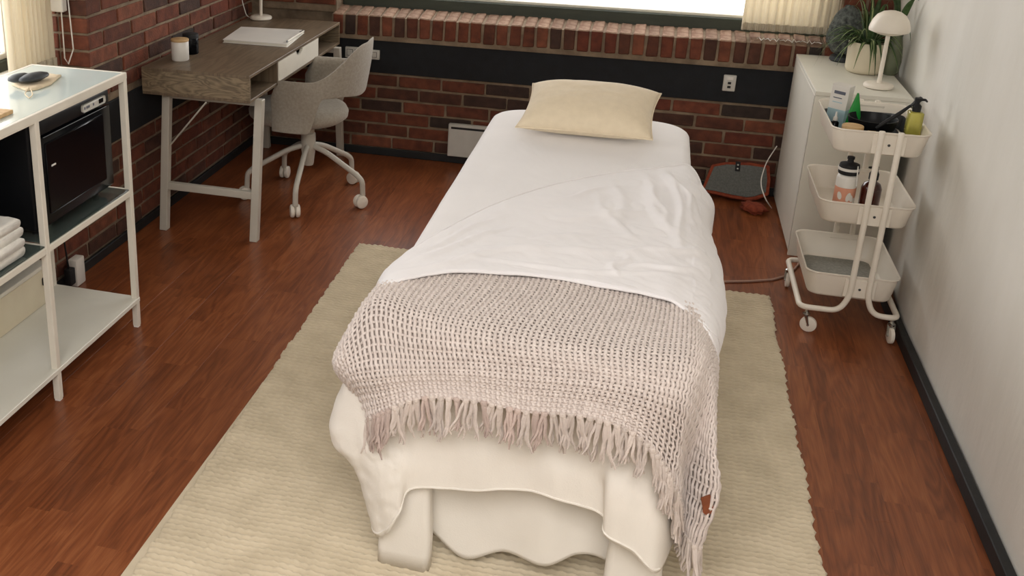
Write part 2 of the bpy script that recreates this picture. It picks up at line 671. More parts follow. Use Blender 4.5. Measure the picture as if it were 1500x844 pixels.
def put_brick(parent, loc, rz=0, sx=1, sz=1, jit=.0015):
    o = bpy.data.objects.new('brick', rnd.choice(brick_v))
    o.location = (loc[0]+rnd.uniform(-jit, jit), loc[1]+rnd.uniform(-jit, jit), loc[2]+rnd.uniform(-jit, jit))
    o.rotation_euler = (0, 0, rz)
    o.scale = (sx, 1, sz)
    o.parent = parent
    COL.objects.link(o)
    return o


def course(parent, a, b, off, fixed, z, axis, pitch=.2405):
    """one course of stretchers between a and b"""
    t = a-pitch+off
    while t < b:
        s0, s1 = max(t+.006, a), min(t+pitch-.006, b)
        if s1-s0 > .035:
            c = (s0+s1)/2
            if axis == 'x':
                put_brick(parent, (c, fixed+BD/2, z), 0, (s1-s0)/BLN)
            else:
                put_brick(parent, (fixed-BD/2, c, z), PI/2, (s1-s0)/BLN)
        t += pitch


OFF = [0.125, .005, .155, .065, .19, .10, .02, .14]
for k in range(6):
    z = .425-CP*k
    course(wall_back, XL+.002, XR+.05, OFF[k], YB, z, 'x')
# courses above the band on the piers beside the window
for k in range(9):
    z = .852+CP*k-.0703
    if z > .80:
        course(wall_back, XL+.002, -1.665, OFF[k % 8], YB, z, 'x')
        course(wall_back, .865, XR+.05, OFF[(k+2) % 8], YB, z, 'x')
# left wall, below the band and above it
for k in range(6):
    z = .425-CP*k
    course(wall_left, 2.45, YB-.004, OFF[(k+3) % 8], XL, z, 'y')
for k in range(2):
    z = .711+CP*k
    course(wall_left, 2.6, YB-.004, (0, .12)[k % 2], XL, z, 'y')
for k in range(2, 9):
    z = .711+CP*k
    course(wall_left, 3.652, YB-.004, (0, .12)[k % 2]+rnd.uniform(-.01, .01), XL, z, 'y')
    # return face of the window reveal
    for (a, b) in ((XL-.128, XL-.001), (XL-.256, XL-.138)):
        put_brick(wall_left, ((a+b)/2, 3.648+BD/2, z), 0, (b-a)/BLN)

# rowlock sill under the back window
def sill_brick_mesh(k):
    rr = random.Random(50+k)
    bm = bmesh.new()
    w = .056
    z0, z1, z2 = .677, .786, .812
    y0, y1 = YB-.03, YB+.12
    j = lambda: rr.uniform(-.0025, .0025)
    P = [(-w/2+j(), y0+j(), z0+j()), (w/2+j(), y0+j(), z0+j()), (w/2+j(), y0+j(), z1+j()), (-w/2+j(), y0+j(), z1+j()),
         (-w/2, y1, z0), (w/2, y1, z0), (w/2, y1, z2+j()), (-w/2, y1, z2+j())]
    vs = [bm.verts.new(p) for p in P]
    for f in ((0, 1, 2, 3), (5, 4, 7, 6), (3, 2, 6, 7), (1, 0, 4, 5), (1, 5, 6, 2), (4, 0, 3, 7)):
        bm.faces.new([vs[i] for i in f])
    bmesh.ops.recalc_face_normals(bm, faces=bm.faces)
    bmesh.ops.bevel(bm, geom=bm.edges[:], offset=.005, segments=1, affect='EDGES')
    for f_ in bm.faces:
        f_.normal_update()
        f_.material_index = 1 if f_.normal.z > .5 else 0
    me = bpy.data.meshes.new('sill_brick')
    bm.to_mesh(me)
    bm.free()
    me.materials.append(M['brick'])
    me.materials.append(M['dusty_lit_brick'])
    return me


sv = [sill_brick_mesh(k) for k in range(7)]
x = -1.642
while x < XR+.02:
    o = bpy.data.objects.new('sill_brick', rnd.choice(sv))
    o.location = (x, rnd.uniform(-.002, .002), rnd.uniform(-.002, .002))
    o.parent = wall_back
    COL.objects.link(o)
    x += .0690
B().prism([(YB-.022, .652), (YB+.13, .652), (YB+.13, .806), (YB-.022, .780)], 0, -1.675, XR+.06).done('sill_mortar', M['mortar'], wall_back)

# dark painted band along both walls
t = B().box(XL+.002, XR+.05, YB-.006, YB+.006, .470, .650, bev=.002).done('trim_1', M['band'])
tagp(t, kind='structure')
t = B().box(XL-.006, XL+.006, 1.0, YB-.008, .470, .650, bev=.002).done('trim_2', M['band'])
tagp(t, kind='structure')
for nm, bx in (('baseboard_back', (XL+.016, XR-.03, YB-.016, YB-.0005, 0, .042)), ('baseboard_left', (XL+.0005, XL+.016, .5, YB, 0, .042)),
               ('baseboard_right', (XR-.032, XR-.005, .3, YB-.016, 0, .050))):
    o = B().box(*bx, bev=.003).done(nm, M['black_paint'])
    o['kind'] = 'structure'

# back window
w1 = empty('window_1', (0, 0, 0))
w1['kind'] = 'structure'
f = B()
f.box(-1.66, .86, YB+.125, YB+.185, .79, .868, bev=.004)
f.box(-1.66, .86, YB+.125, YB+.185, 2.07, 2.15, bev=.004)
f.box(-1.66, -1.58, YB+.125, YB+.185, .868, 2.07, bev=.004)
f.box(.78, .86, YB+.125, YB+.185, .868, 2.07, bev=.004)
f.done('window_frame', M['green_frame'], w1)
f = B()
f.box(-1.58, .78, YB+.145, YB+.175, .868, .884, bev=.003)
f.box(-1.58, .78, YB+.145, YB+.175, 2.05, 2.07, bev=.003)
f.box(-1.58, -1.56, YB+.145, YB+.175, .884, 2.05, bev=.003)
f.box(.76, .78, YB+.145, YB+.175, .884, 2.05, bev=.003)
f.done('sash', M['sash'], w1)
B().box(-1.56, .76, YB+.157, YB+.163, .884, 2.05).done('pane', M['glass_pane'], w1)
# left window
w2 = empty('window_2', (0, 0, 0))
w2['kind'] = 'structure'
xw = XL-.34
f = B()
f.box(xw-.03, xw+.03, 1.45, 3.65, .795, .855, bev=.003)
f.box(xw-.03, xw+.03, 1.45, 3.65, 2.07, 2.15, bev=.003)
f.box(xw-.03, xw+.03, 3.58, 3.65, .855, 2.07, bev=.003)
f.box(xw-.03, xw+.03, 1.45, 1.53, .855, 2.07, bev=.003)
f.done('window_frame', M['green_frame'], w2)
f = B()
f.box(xw-.012, xw+.014, 1.53, 3.58, .855, .878, bev=.003)
f.box(xw-.012, xw+.014, 1.53, 3.58, 2.05, 2.07, bev=.003)
f.box(xw-.012, xw+.014, 3.56, 3.58, .878, 2.05, bev=.003)
f.done('sash', M['sash'], w2)
B().box(xw-.003, xw+.003, 1.53, 3.56, .878, 2.05).done('pane', M['glass_pane'], w2)
B().box(xw+.03, XL-.01, 1.46, 3.645, .795, .815, bev=.003).done('window_sill', M['sash'], w2)


# curtains: pleated cloth hanging on both windows
def curtain(name, p0, p1, ztop, zbot, depth, waves, label, hemh=.035, seed=0):
    nu, nv = waves*10, 40
    p0, p1 = Vector(p0), Vector(p1)
    d = (p1-p0)
    n = Vector((-d.y, d.x)).normalized()
    S = np.zeros((nv, nu, 3))
    rr = random.Random(seed)
    ph = [rr.uniform(0, 6) for _ in range(4)]
    for i in range(nv):
        v = i/(nv-1)
        z = ztop+(zbot-ztop)*v
        for j in range(nu):
            u = j/(nu-1)
            a = depth*(math.sin(u*waves*2*PI+ph[0]+.8*math.sin(u*9+ph[1]))*(.7+.3*math.sin(u*13+ph[2]))+.35*math.sin(u*waves*4.3*PI+ph[3]+v*1.2))
            q = p0+d*u+n*a
            S[i, j] = (q.x, q.y, z)
    root = empty(name, (p0.x, p0.y, zbot), label, 'curtain')
    root_i = Matrix.Translation(root.location).inverted()
    c = solid_grid('panel', S, .0012, M['curtain'], root)
    c.matrix_parent_inverse = root_i
    # gathered hem with its stitching ridge
    S2 = np.zeros((6, nu*2, 3))
    for i in range(6):
        v = i/5
        for j in range(nu*2):
            u = j/(nu*2-1)
            a = depth*1.1*(math.sin(u*waves*2*PI+ph[0]+.8*math.sin(u*9+ph[1]))*(.7+.3*math.sin(u*13+ph[2]))+.5*math.sin(u*waves*9*PI))
            q = p0+d*u+n*(a-.002)
            S2[i, j] = (q.x, q.y, zbot+hemh*(1-v)-.002)
    h = solid_grid('hem', S2, .003, M['curtain'], root)
    h.matrix_parent_inverse = root_i
    return root


curtain('curtain', (.425, YB+.055), (.855, YB+.055), 2.2, .832, .010, 11, 'pleated cream sheer curtain at the right end of the back window')
curtain('curtain', (XL-.150, 3.335), (XL-.150, 3.632), 2.2, .83, .012, 9, 'pleated cream curtain at the left wall window behind the white shelf', seed=4)
# pull cord beside left curtain and on the sill
t = B().tube([(XL-.10, 3.635, 2.1), (XL-.10, 3.632, 1.3), (XL-.10, 3.628, .86), (XL-.08, 3.62, .84), (XL-.06, 3.632, .90), (XL-.07, 3.636, 1.1)], .003, 6)
t.box(XL-.13, XL-.075, 3.60, 3.635, 1.05, 1.12, bev=.004)
tagp(t.auto('pull_cord', M['white_plastic']), 'white curtain pull cord beside the left window curtain', 'cord')
pts = [(.50+.30*i/30, YB-.020+.02*math.sin(i*1.9), .797+.006*math.sin(i*2.7)) for i in range(31)]
pts = [(p[0], p[1]+.012, p[2]+.004) for p in pts]
tagp(B().tube(pts, .0022, 5).auto('bead_cord', M['white_plastic']), 'thin white blind cord lying on the brick sill under the curtain', 'cord')

# ============================================================ MASSAGE TABLE
TX0, TX1, TY0, TY1, TZ = -.565, .182, 2.13, 4.085, .705


def rrect(x0, x1, y0, y1, r, n=8):
    out = []
    for cx, cy, a0 in ((x1-r, y1-r, 0), (x0+r, y1-r, PI/2), (x0+r, y0+r, PI), (x1-r, y0+r, 1.5*PI)):
        for k in range(n+1):
            a = a0+PI/2*k/n
            out.append((cx+r*math.cos(a), cy+r*math.sin(a)))
    return out


def shell(name, rings, m, parent=None, cap_first=True, cap_last=False, angle=None):
    """rings: list of lists of 3D points of the same length"""
    bm = bmesh.new()
    R = [[bm.verts.new(p) for p in ring] for ring in rings]
    n = len(R[0])
    for a, b in zip(R[:-1], R[1:]):
        for k in range(n):
            bm.faces.new((a[k], a[(k+1) % n], b[(k+1) % n], b[k]))
    if cap_first:
        bm.faces.new(R[0])
    if cap_last:
        bm.faces.new(R[-1][::-1])
    bmesh.ops.recalc_face_normals(bm, faces=bm.faces)
    me = bpy.data.meshes.new(name)
    bm.to_mesh(me)
    bm.free()
    o = link(name, me, m, parent, True)
    if angle:
        me.set_sharp_from_angle(angle=math.radians(angle))
    return o


table = empty('massage_table', (-.19, 3.1, 0), 'long massage table with fabric covered legs standing on the cream rug', 'massage table')
TI = Matrix.Translation(table.location).inverted()


def tpart(o):
    o.matrix_parent_inverse = TI
    return o


def ring(inset, z, r=.13):
    return [(x, y, z) for x, y in rrect(TX0+inset, TX1-inset, TY0+inset, TY1-inset, max(.02, r-inset))]


tpart(shell('tabletop', [ring(.02, TZ-.008), ring(.012, TZ-.014), ring(.008, TZ-.03), ring(.008, TZ-.075), ring(.02, TZ-.085)], M['linen_cream'], table, True, True))


def leg_cover(cx, cy, w0, w1, d=.055, ztop=.63, seed=0):
    rings = []
    for i in range(14):
        t = i/13
        z = ztop*(1-t)+.014*t
        w = w0+(w1-w0)*t
        pts = rrect(cx-w/2, cx+w/2, cy-d/2, cy+d/2, .018, 5)
        rings.append([(x+.004*nz(x*9, z*7, seed), y+.004*nz(x*9+5, z*6, seed), z) for x, y in pts])
    o = shell('leg_cover', rings, M['linen_cream'], None, True, True)
    return o


for cx, cy, sd in ((-.452, 2.13, 1), (.102, 2.14, 2), (-.44, 3.93, 3), (.075, 3.93, 4)):
    lg = B().box(cx-.022, cx+.022, cy-.018, cy+.018, .0125, .63, bev=.003).done('leg', M['light_wood'], table)
    tpart(lg)
    c = leg_cover(cx, cy, .10, .135, seed=sd)
    c.parent = lg

# fitted sheet
def drape_ring(inset, z, amp=0, seed=0, r=.13):
    out = []
    base = rrect(TX0+inset, TX1-inset, TY0+inset, TY1-inset, max(.03, r-inset), 12)
    # densify
    P = []
    for i in range(len(base)):
        a, b = base[i], base[(i+1) % len(base)]
        L = math.hypot(b[0]-a[0], b[1]-a[1])
        k = max(1, int(L/.03))
        for q in range(k):
            P.append((a[0]+(b[0]-a[0])*q/k, a[1]+(b[1]-a[1])*q/k))
    cx, cy = (TX0+TX1)/2, (TY0+TY1)/2
    for x, y in P:
        d = amp*nz(x*7+seed, y*7, z*2)
        L = math.hypot(x-cx, y-cy)
        out.append((x+(x-cx)/L*d, y+(y-cy)/L*d, z))
    return out


def ring_fixed(inset, z, amp=0.):
    base = drape_ring(0, z, 0)
    cx, cy = (TX0+TX1)/2, (TY0+TY1)/2
    hw, hl = (TX1-TX0)/2, (TY1-TY0)/2
    out = []
    for x, y, _ in base:
        nx, ny = x-cx, y-cy
        fx, fy = (hw-inset)/hw, (hl-inset)/hl
        d = amp*nz(x*8, y*8, z*1.5)
        L = math.hypot(nx, ny)
        out.append((cx+nx*fx+nx/L*d, cy+ny*fy+ny/L*d, z))
    return out


fs = [ring_fixed(i, z, a) for i, z, a in ((.05, TZ+.0012, 0), (.03, TZ, 0), (.018, TZ-.004, 0), (.008, TZ-.012, .001), (.001, TZ-.024, .001), (-.004, TZ-.05, .003), (-.006, TZ-.09, .006), (-.008, TZ-.14, .012), (-.008, TZ-.19, .016))]
fcx, fcy = (TX0+TX1)/2, (TY0+TY1)/2
inner = []
for k in range(30):
    f_ = (k+.02)/30
    f_ = f_**.8
    rg = []
    for x, y, z in fs[0]:
        X_, Y_ = fcx+(x-fcx)*f_, fcy+(y-fcy)*f_
        u, v = (X_-fcx)/.37, (Y_-fcy)/.98
        rg.append((X_, Y_, TZ+.0012+min(1, (1-f_)*5)*(.004*abs(nz(u*2.2+v*.6, v*3.1, .4))+.0022*abs(nz(u*7+v*2, v*13, 2)))))
    inner.append(rg)
bm_top = shell('fitted_sheet', inner+fs, M['linen_fitted'], None, True, False)
tagp(bm_top, 'smooth white fitted sheet covering the head half of the massage table, under the pillow', 'sheet')

# lower sheet falling down the front of the table, short hem with two corner flaps
r0 = [(-.55, 2.36, .66), (-.545, 2.28, .685), (-.52, 2.24, .700), (-.46, 2.24, .703), (-.38, 2.24, .703), (-.28, 2.24, .703), (-.17, 2.24, .703), (-.08, 2.24, .703), (.02, 2.24, .703), (.06, 2.24, .703), (.11, 2.24, .702), (.15, 2.24, .690), (.180, 2.34, .65)]
r1 = [(-.572, 2.34, .62), (-.570, 2.18, .65), (-.545, 2.128, .66), (-.46, 2.112, .67), (-.38, 2.110, .67), (-.28, 2.110, .67), (-.17, 2.110, .67), (-.08, 2.110, .67), (.02, 2.110, .67), (.06, 2.110, .67), (.11, 2.110, .67), (.155, 2.13, .65), (.185, 2.32, .62)]
r2 = [(-.63, 2.34, .46), (-0.658, 2.140, 0.371), (-0.567, 2.090, 0.413), (-0.486, 2.085, 0.423), (-0.421, 2.090, 0.433), (-0.298, 2.085, 0.441), (-0.180, 2.090, 0.453), (-0.110, 2.085, 0.461), (-0.015, 2.090, 0.455), (0.034, 2.080, 0.467), (0.080, 2.075, 0.453), (0.140, 2.100, 0.431), (.205, 2.32, .44)]
r3 = [(-.60, 2.34, .33), (-0.588, 2.130, 0.268), (-0.525, 2.070, 0.309), (-0.469, 2.065, 0.324), (-0.418, 2.085, 0.341), (-0.292, 2.080, 0.362), (-0.175, 2.090, 0.380), (-0.103, 2.075, 0.387), (0.005, 2.090, 0.368), (0.027, 2.060, 0.379), (0.083, 2.060, 0.355), (0.150, 2.090, 0.312), (.21, 2.32, .34)]
r4 = [(-.57, 2.34, .22), (-0.533, 2.120, 0.111), (-0.489, 2.070, 0.134), (-0.459, 2.060, 0.199), (-0.435, 2.085, 0.266), (-0.289, 2.080, 0.297), (-0.170, 2.090, 0.319), (-0.097, 2.075, 0.321), (0.016, 2.090, 0.292), (0.030, 2.060, 0.259), (0.089, 2.055, 0.234), (0.158, 2.080, 0.181), (.21, 2.32, .25)]
S = surf([r0, r1, r2, r3, r4], 170, 70)
N = normals(S)
for i in range(S.shape[0]):
    for j in range(S.shape[1]):
        p = S[i, j]
        k = min(1, max(0, (.66-p[2])*5))
        cr_ = .004*k*nz(p[0]*14, p[2]*3.2, 7) + (.003*k*nz(p[0]*26+p[2]*30, p[2]*22-p[0]*20, 3) if p[0] < -.46 else 0)
        S[i, j] += N[i, j]*cr_
o = solid_grid('lower_sheet', S, .003, M['linen_cream'])
# stitched hem along the bottom edge
hemS = cr(S[-5:][:, :], np.linspace(0, 1, 5))
tagp(o, 'white cotton sheet hanging short over the front end of the table under the throw', 'sheet')
hp = [tuple(S[-2, j]+N[-2, j]*-.002) for j in range(14, S.shape[1]-14, 2)]
tagp(B().tube(hp, .0035, 6).auto('hem', M['linen_cream'], o))

# skirt cloth hanging behind the front legs, with pointed hem
sk_top = [(-.50+.125*k, 2.205, .60) for k in range(6)]
g0 = [(-.47, 2.20, .60), (-.40, 2.20, .60), (-.32, 2.20, .60), (-.22, 2.20, .60), (-.12, 2.20, .60), (-.04, 2.20, .60), (.03, 2.20, .60), (.10, 2.2, .6)]
g1 = [(-.455, 2.19, .30), (-.40, 2.18, .30), (-.32, 2.195, .30), (-.22, 2.18, .30), (-.12, 2.16, .30), (-.04, 2.185, .30), (.04, 2.19, .30), (.11, 2.19, .3)]
g2 = [(-0.457, 2.190, 0.088), (-0.397, 2.180, 0.082), (-0.307, 2.170, 0.027), (-0.209, 2.170, 0.072), (-0.108, 2.150, 0.069), (-0.032, 2.170, 0.107), (0.029, 2.190, 0.094), (.10, 2.19, .05)]
S = surf([g0, g1, g2], 90, 40)
S[..., 2] = np.maximum(S[..., 2], .018)
o = solid_grid('under_skirt', S, .002, M['linen_cream'], flip=False)
tagp(o, 'cream cloth with pointed hem hanging behind the front legs of the table', 'cloth')

# ---- knitted throw
tr = [
 [(-.59, 2.44, .58), (-.575, 2.44, .66), (-.545, 2.44, .711), (-.42, 2.50, .712), (-.28, 2.53, .712), (-.14, 2.55, .712), (0, 2.55, .712), (.10, 2.55, .712), (.165, 2.53, .706), (.200, 2.52, .65), (.215, 2.52, .54), (.22, 2.52, .42)],
 [(-.625, 2.34, .56), (-.602, 2.33, .655), (-.553, 2.32, .716), (-.44, 2.33, .718), (-.28, 2.34, .718), (-.14, 2.35, .718), (0, 2.34, .718), (.10, 2.33, .718), (.170, 2.33, .716), (.215, 2.35, .66), (.24, 2.38, .54), (.235, 2.42, .42)],
 [(-.67, 2.22, .50), (-0.629, 2.110, 0.602), (-.562, 2.15, .712), (-.45, 2.118, .718), (-.32, 2.105, .718), (-.18, 2.10, .718), (-.03, 2.10, .718), (.085, 2.105, .718), (.165, 2.125, .712), (0.203, 2.190, 0.654), (0.232, 2.230, 0.530), (.235, 2.36, .40)],
 [(-0.593, 2.180, 0.432), (-0.602, 2.080, 0.556), (-0.523, 2.050, 0.610), (-0.427, 2.048, 0.628), (-0.302, 2.045, 0.648), (-0.167, 2.045, 0.658), (-0.021, 2.040, 0.670), (0.086, 2.040, 0.665), (0.155, 2.055, 0.644), (0.198, 2.160, 0.530), (0.239, 2.150, 0.473), (.235, 2.34, .32)],
 [(-0.576, 2.200, 0.384), (-0.571, 2.100, 0.492), (-0.504, 2.045, 0.548), (-0.415, 2.040, 0.582), (-0.295, 2.035, 0.601), (-0.167, 2.035, 0.604), (-0.032, 2.030, 0.615), (0.079, 2.030, 0.599), (0.154, 2.065, 0.527), (0.188, 2.170, 0.395), (0.254, 2.110, 0.391), (.24, 2.3, .25)],
 [(-0.558, 2.190, 0.354), (-0.547, 2.090, 0.436), (-0.490, 2.035, 0.504), (-0.407, 2.030, 0.557), (-0.288, 2.025, 0.575), (-0.165, 2.025, 0.570), (-0.037, 2.020, 0.584), (0.075, 2.025, 0.552), (0.154, 2.060, 0.434), (0.197, 2.150, 0.270), (0.232, 2.100, 0.249), (.235, 2.28, .20)],
]


def arc_surf(G, nu, nv):
    F = surf(G, 12*len(G[0]), 12*len(G))
    lv = np.concatenate([[0], np.cumsum(np.linalg.norm(np.diff(F, axis=0), axis=2).mean(axis=1))])
    lu = np.concatenate([[0], np.cumsum(np.linalg.norm(np.diff(F, axis=1), axis=2).mean(axis=0))])
    tv = np.interp(np.linspace(0, lv[-1], nv), lv, np.linspace(0, 1, len(lv)))
    tu = np.interp(np.linspace(0, lu[-1], nu), lu, np.linspace(0, 1, len(lu)))
    A = cr(np.asarray(G, float), tv)
    return cr(A.transpose(1, 0, 2), tu).transpose(1, 0, 2)


def tsurf(nu, nv, off=0.0):
    S = arc_surf(tr, nu, nv)
    N = normals(S)
    # normals should point outwards/up
    if N[nv//3, nu//2, 2] < 0:
        N = -N
    W = np.zeros((nv, nu))
    for i in range(nv):
        for j in range(nu):
            p = S[i, j]
            W[i, j] = .004*nz(p[0]*6, p[1]*6, p[2]*6)
    return S+N*(W[..., None]+off), N


throw = empty('throw_blanket', (-.18, 2.2, .70), 'oatmeal open knit throw with fringe across the foot of the table', 'blanket')
THI = Matrix.Translation(throw.location).inverted()
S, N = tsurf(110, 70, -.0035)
o = solid_grid('backing', S, .002, M['yarn_hole_shade'], throw, flip=(N[23, 55, 2]*np.cross(np.gradient(S, axis=1), np.gradient(S, axis=0))[23, 55, 2] < 0))  # sheet added under the knit, its darker colour stands for shade in the holes
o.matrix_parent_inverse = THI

NU, NV, SUB = 116, 58, 3
nu, nv = (NU-1)*SUB+1, (NV-1)*SUB+1
S, N = tsurf(nu, nv, 0.0)
du = np.gradient(S, axis=1)
du /= np.linalg.norm(du, axis=2, keepdims=True)+1e-9
dv = np.gradient(S, axis=0)
dv /= np.linalg.norm(dv, axis=2, keepdims=True)+1e-9


def strands(P, side, nrm, rs, rn):
    """P: strands x samples x 3 ; flattened 4..5-gon tubes"""
    ns, m = P.shape[:2]
    K = 5
    V = np.zeros((ns, m, K, 3))
    for k in range(K):
        a = 2*PI*k/K+.3
        V[:, :, k] = P+side*(rs*math.cos(a))[..., None]+nrm*(rn*math.sin(a))[..., None] if isinstance(rs, np.ndarray) else P+side*rs*math.cos(a)+nrm*rn*math.sin(a)
    idx = np.arange(ns*m*K).reshape(ns, m, K)
    a = idx[:, :-1, :]
    b = idx[:, 1:, :]
    q = np.stack([a, np.roll(a, -1, 2), np.roll(b, -1, 2), b], -1).reshape(-1, 4)
    return V.reshape(-1, 3), q


jit = np.array([[.0008*math.sin(i*12.9898+j*3.1) for j in range(nu)] for i in range(nv)])
phase_v = np.cos(np.arange(nv)/SUB*PI)[:, None]
Pv = (S+N*(.0025+.0014*phase_v+jit)[..., None])[:, ::SUB]
sv_ = du[:, ::SUB]
nv_ = N[:, ::SUB]
zig = .0011*np.sin(np.arange(nv)/SUB*PI*1.0+.5)[:, None, None]
Pv = Pv+sv_*zig
V1, Q1 = strands(Pv.transpose(1, 0, 2), sv_.transpose(1, 0, 2), nv_.transpose(1, 0, 2), .0046, .0034)
phase_h = np.cos(np.arange(nu)/SUB*PI)[None, :]
Ph = (S+N*(.0008+.0014*phase_h)[..., None])[::SUB, :]
V2, Q2 = strands(Ph, dv[::SUB, :], N[::SUB, :], .0035, .0028)
V = np.concatenate([V1, V2])
Q = np.concatenate([Q1, Q2+len(V1)])
o = link('knit', raw_mesh('knit', V, Q), M['yarn'], throw, True)
o['kind'] = 'stuff'
o.matrix_parent_inverse = THI
# rolled edge cords
for nm, col_ in (('edge_cord', 0), ('edge_cord', nu-1)):
    e = B().tube([tuple(p) for p in S[::3, col_]], .0055, 6).auto(nm, M['yarn'], throw)
    e.matrix_parent_inverse = THI

# tassels
tas_v = []
for k in range(8):
    rr = random.Random(k*3+1)
    b = B()
    b.lathe([(0, .004), (.0065, .002), (.0078, -.003), (.006, -.009), (.005, -.012)], n=8)
    for q in range(5):
        a = 2*PI*q/5+rr.uniform(-.4, .4)
        L = rr.uniform(.072, .10)
        sx, sy = rr.uniform(-.016, .016), rr.uniform(-.004, .004)
        ph = rr.uniform(0, 6)
        pts = []
        for i in range(9):
            t = i/8
            pts.append((.0035*math.cos(a)+sx*t+.0035*math.sin(t*9+ph)*t, .003*math.sin(a)-.004*t+sy*t+.002*math.cos(t*8+ph)*t, -.006-L*t))
        b.tube(pts, [.0034, .0040, .0038, .0036, .0034, .0032, .0030, .0026, .0016], 5)
    o = b.auto('tassel_v', M['tassel'])
    me = o.data
    bpy.data.objects.remove(o)
    tas_v.append(me)
    m2 = me.copy()
    m2.materials.clear()
    m2.materials.append(M['tassel_pink'])
    tas_v.append(m2)

hem = S[-1]
L = np.concatenate([[0], np.cumsum(np.linalg.norm(np.diff(hem, axis=0), axis=1))])
nt_ = 74
for k in range(nt_):
    s = L[-1]*(k+.5)/nt_
    j = int(np.searchsorted(L, s))
    j = min(max(j, 1), len(L)-2)
    p = hem[j]
    t = hem[j+1]-hem[j-1]
    ang = math.atan2(t[1], t[0])
    pinkish = (.08 < k/nt_ < .42) and rnd.random() < .6
    o = bpy.data.objects.new('tassel', tas_v[rnd.randrange(8)*2+(1 if pinkish else 0)])
    o.rotation_euler = (rnd.uniform(-.1, .14), rnd.uniform(-.16, .16), ang+rnd.uniform(-.3, .3))
    sc = rnd.uniform(.82, 1.12)
    o.scale = (1.15, 1.1, sc)
    o.parent = throw
    o.matrix_parent_inverse = THI
    o.location = (p[0], p[1]-.002, p[2]+.002)
    COL.objects.link(o)
# leather patch
tgt = np.array((0.239, 2.110, 0.360))
di = np.linalg.norm(S-tgt, axis=2)
pi_, pj_ = np.unravel_index(np.argmin(di), di.shape)
pn = Vector(N[pi_, pj_]).normalized()
b = B()
b.prism([(-.016, .018), (.004, .026), (.012, .012), (.016, -.012), (.004, -.028), (-.008, -.018), (-.010, -.004)], 1, -.0015, .0015)
o = b.done('leather_patch', M['leather'], throw)
o.matrix_parent_inverse = THI
o.location = Vector(S[pi_, pj_])+Vector((.002, -.012, 0))
o.rotation_euler = (-.12, 0, .35)
o['label'] = 'small brown leather patch'

# ---- top white sheet
zt = .7300
ts = [
 [(-.60, 2.50, .57), (-.585, 2.50, .66), (-.545, 2.52, .711), (-.42, 2.86, .7125), (-.29, 3.09, .7125), (-.16, 3.25, .7125), (-.04, 3.36, .7125), (.06, 3.43, .7125), (.12, 3.475, .713), (.172, 3.52, .706), (.215, 3.47, .66), (.225, 3.44, .57)],
 [(-.62, 2.46, .56), (-.602, 2.46, .655), (-.555, 2.47, .715), (-.43, 2.75, .718), (-.29, 2.95, .718), (-.16, 3.06, .718), (-.04, 3.14, .718), (.06, 3.20, .720), (.13, 3.24, .722), (.185, 3.27, .712), (.250, 3.32, .655), (.258, 3.30, .57)],
 [(-.625, 2.40, .56), (-.610, 2.41, .655), (-.56, 2.41, .716), (-.43, 2.60, .720), (-.29, 2.72, .720), (-.16, 2.77, .720), (-.04, 2.82, .720), (.06, 2.86, .722), (.13, 2.88, .724), (.19, 2.90, .711), (.236, 3.08, .650), (.240, 3.10, .56)],
 [(-.615, 2.32, .56), (-.605, 2.33, .655), (-.56, 2.33, .720), (-.43, 2.47, .727), (-.29, 2.54, .729), (-.16, 2.56, .729), (-.04, 2.58, .729), (.06, 2.59, .730), (.13, 2.59, .729), (.20, 2.58, .712), (.262, 2.76, .640), (.260, 2.80, .54)],
 [(-.60, 2.24, .57), (-.59, 2.245, .66), (-.555, 2.26, .724), (-.43, 2.385, zt), (-.29, 2.43, zt), (-.16, 2.445, zt), (-.04, 2.435, zt), (.06, 2.42, zt), (.13, 2.40, zt-.002), (.205, 2.36, .705), (.258, 2.50, .625), (.252, 2.56, .52)],
 [(-.588, 2.20, .58), (-.575, 2.21, .66), (-.553, 2.235, .722), (-.43, 2.345, zt), (-.29, 2.385, zt), (-.16, 2.40, zt), (-.04, 2.39, zt), (.06, 2.375, zt), (.13, 2.35, zt-.003), (.20, 2.28, .700), (.232, 2.32, .62), (.24, 2.42, .50)],
]
S = surf(ts, 260, 220)
N = normals(S)
if N[100, 130, 2] < 0:
    N = -N
RW = random.Random(11)
# pressed creases: straight soft ridges on the table top, each (x0,y0,x1,y1,height,width)
ridges = [(.02, 3.36, .12, 2.75, .010, .018), (.06, 3.2, .10, 2.9, .010, .012), (-.05, 3.25, -.02, 2.8, .006, .02), (-.12, 3.1, .0, 2.75, .006, .016),
          (-.5, 2.5, .12, 2.66, .004, .02), (-.45, 2.44, .15, 2.50, .004, .012), (.0, 2.62, .19, 2.72, .008, .015), (.02, 2.53, .2, 2.58, .007, .012),
          (-.56, 2.36, -.30, 2.75, .006, .014), (-.56, 2.40, -.36, 2.80, .005, .012), (-.54, 2.32, -.2, 2.62, .006, .014), (-.03, 2.47, .0, 2.6, .006, .01),
          (-.3, 2.9, .05, 2.95, .004, .02), (-.25, 2.82, .12, 3.0, .004, .014), (.08, 3.42, .2, 3.0, .007, .014), (.105, 3.46, .150, 2.72, .011, .013), (.13, 3.3, .19, 2.9, .007, .010), (-.4, 2.62, .05, 2.78, .004, .016), (-.22, 3.02, .0, 3.22, .005, .013)]
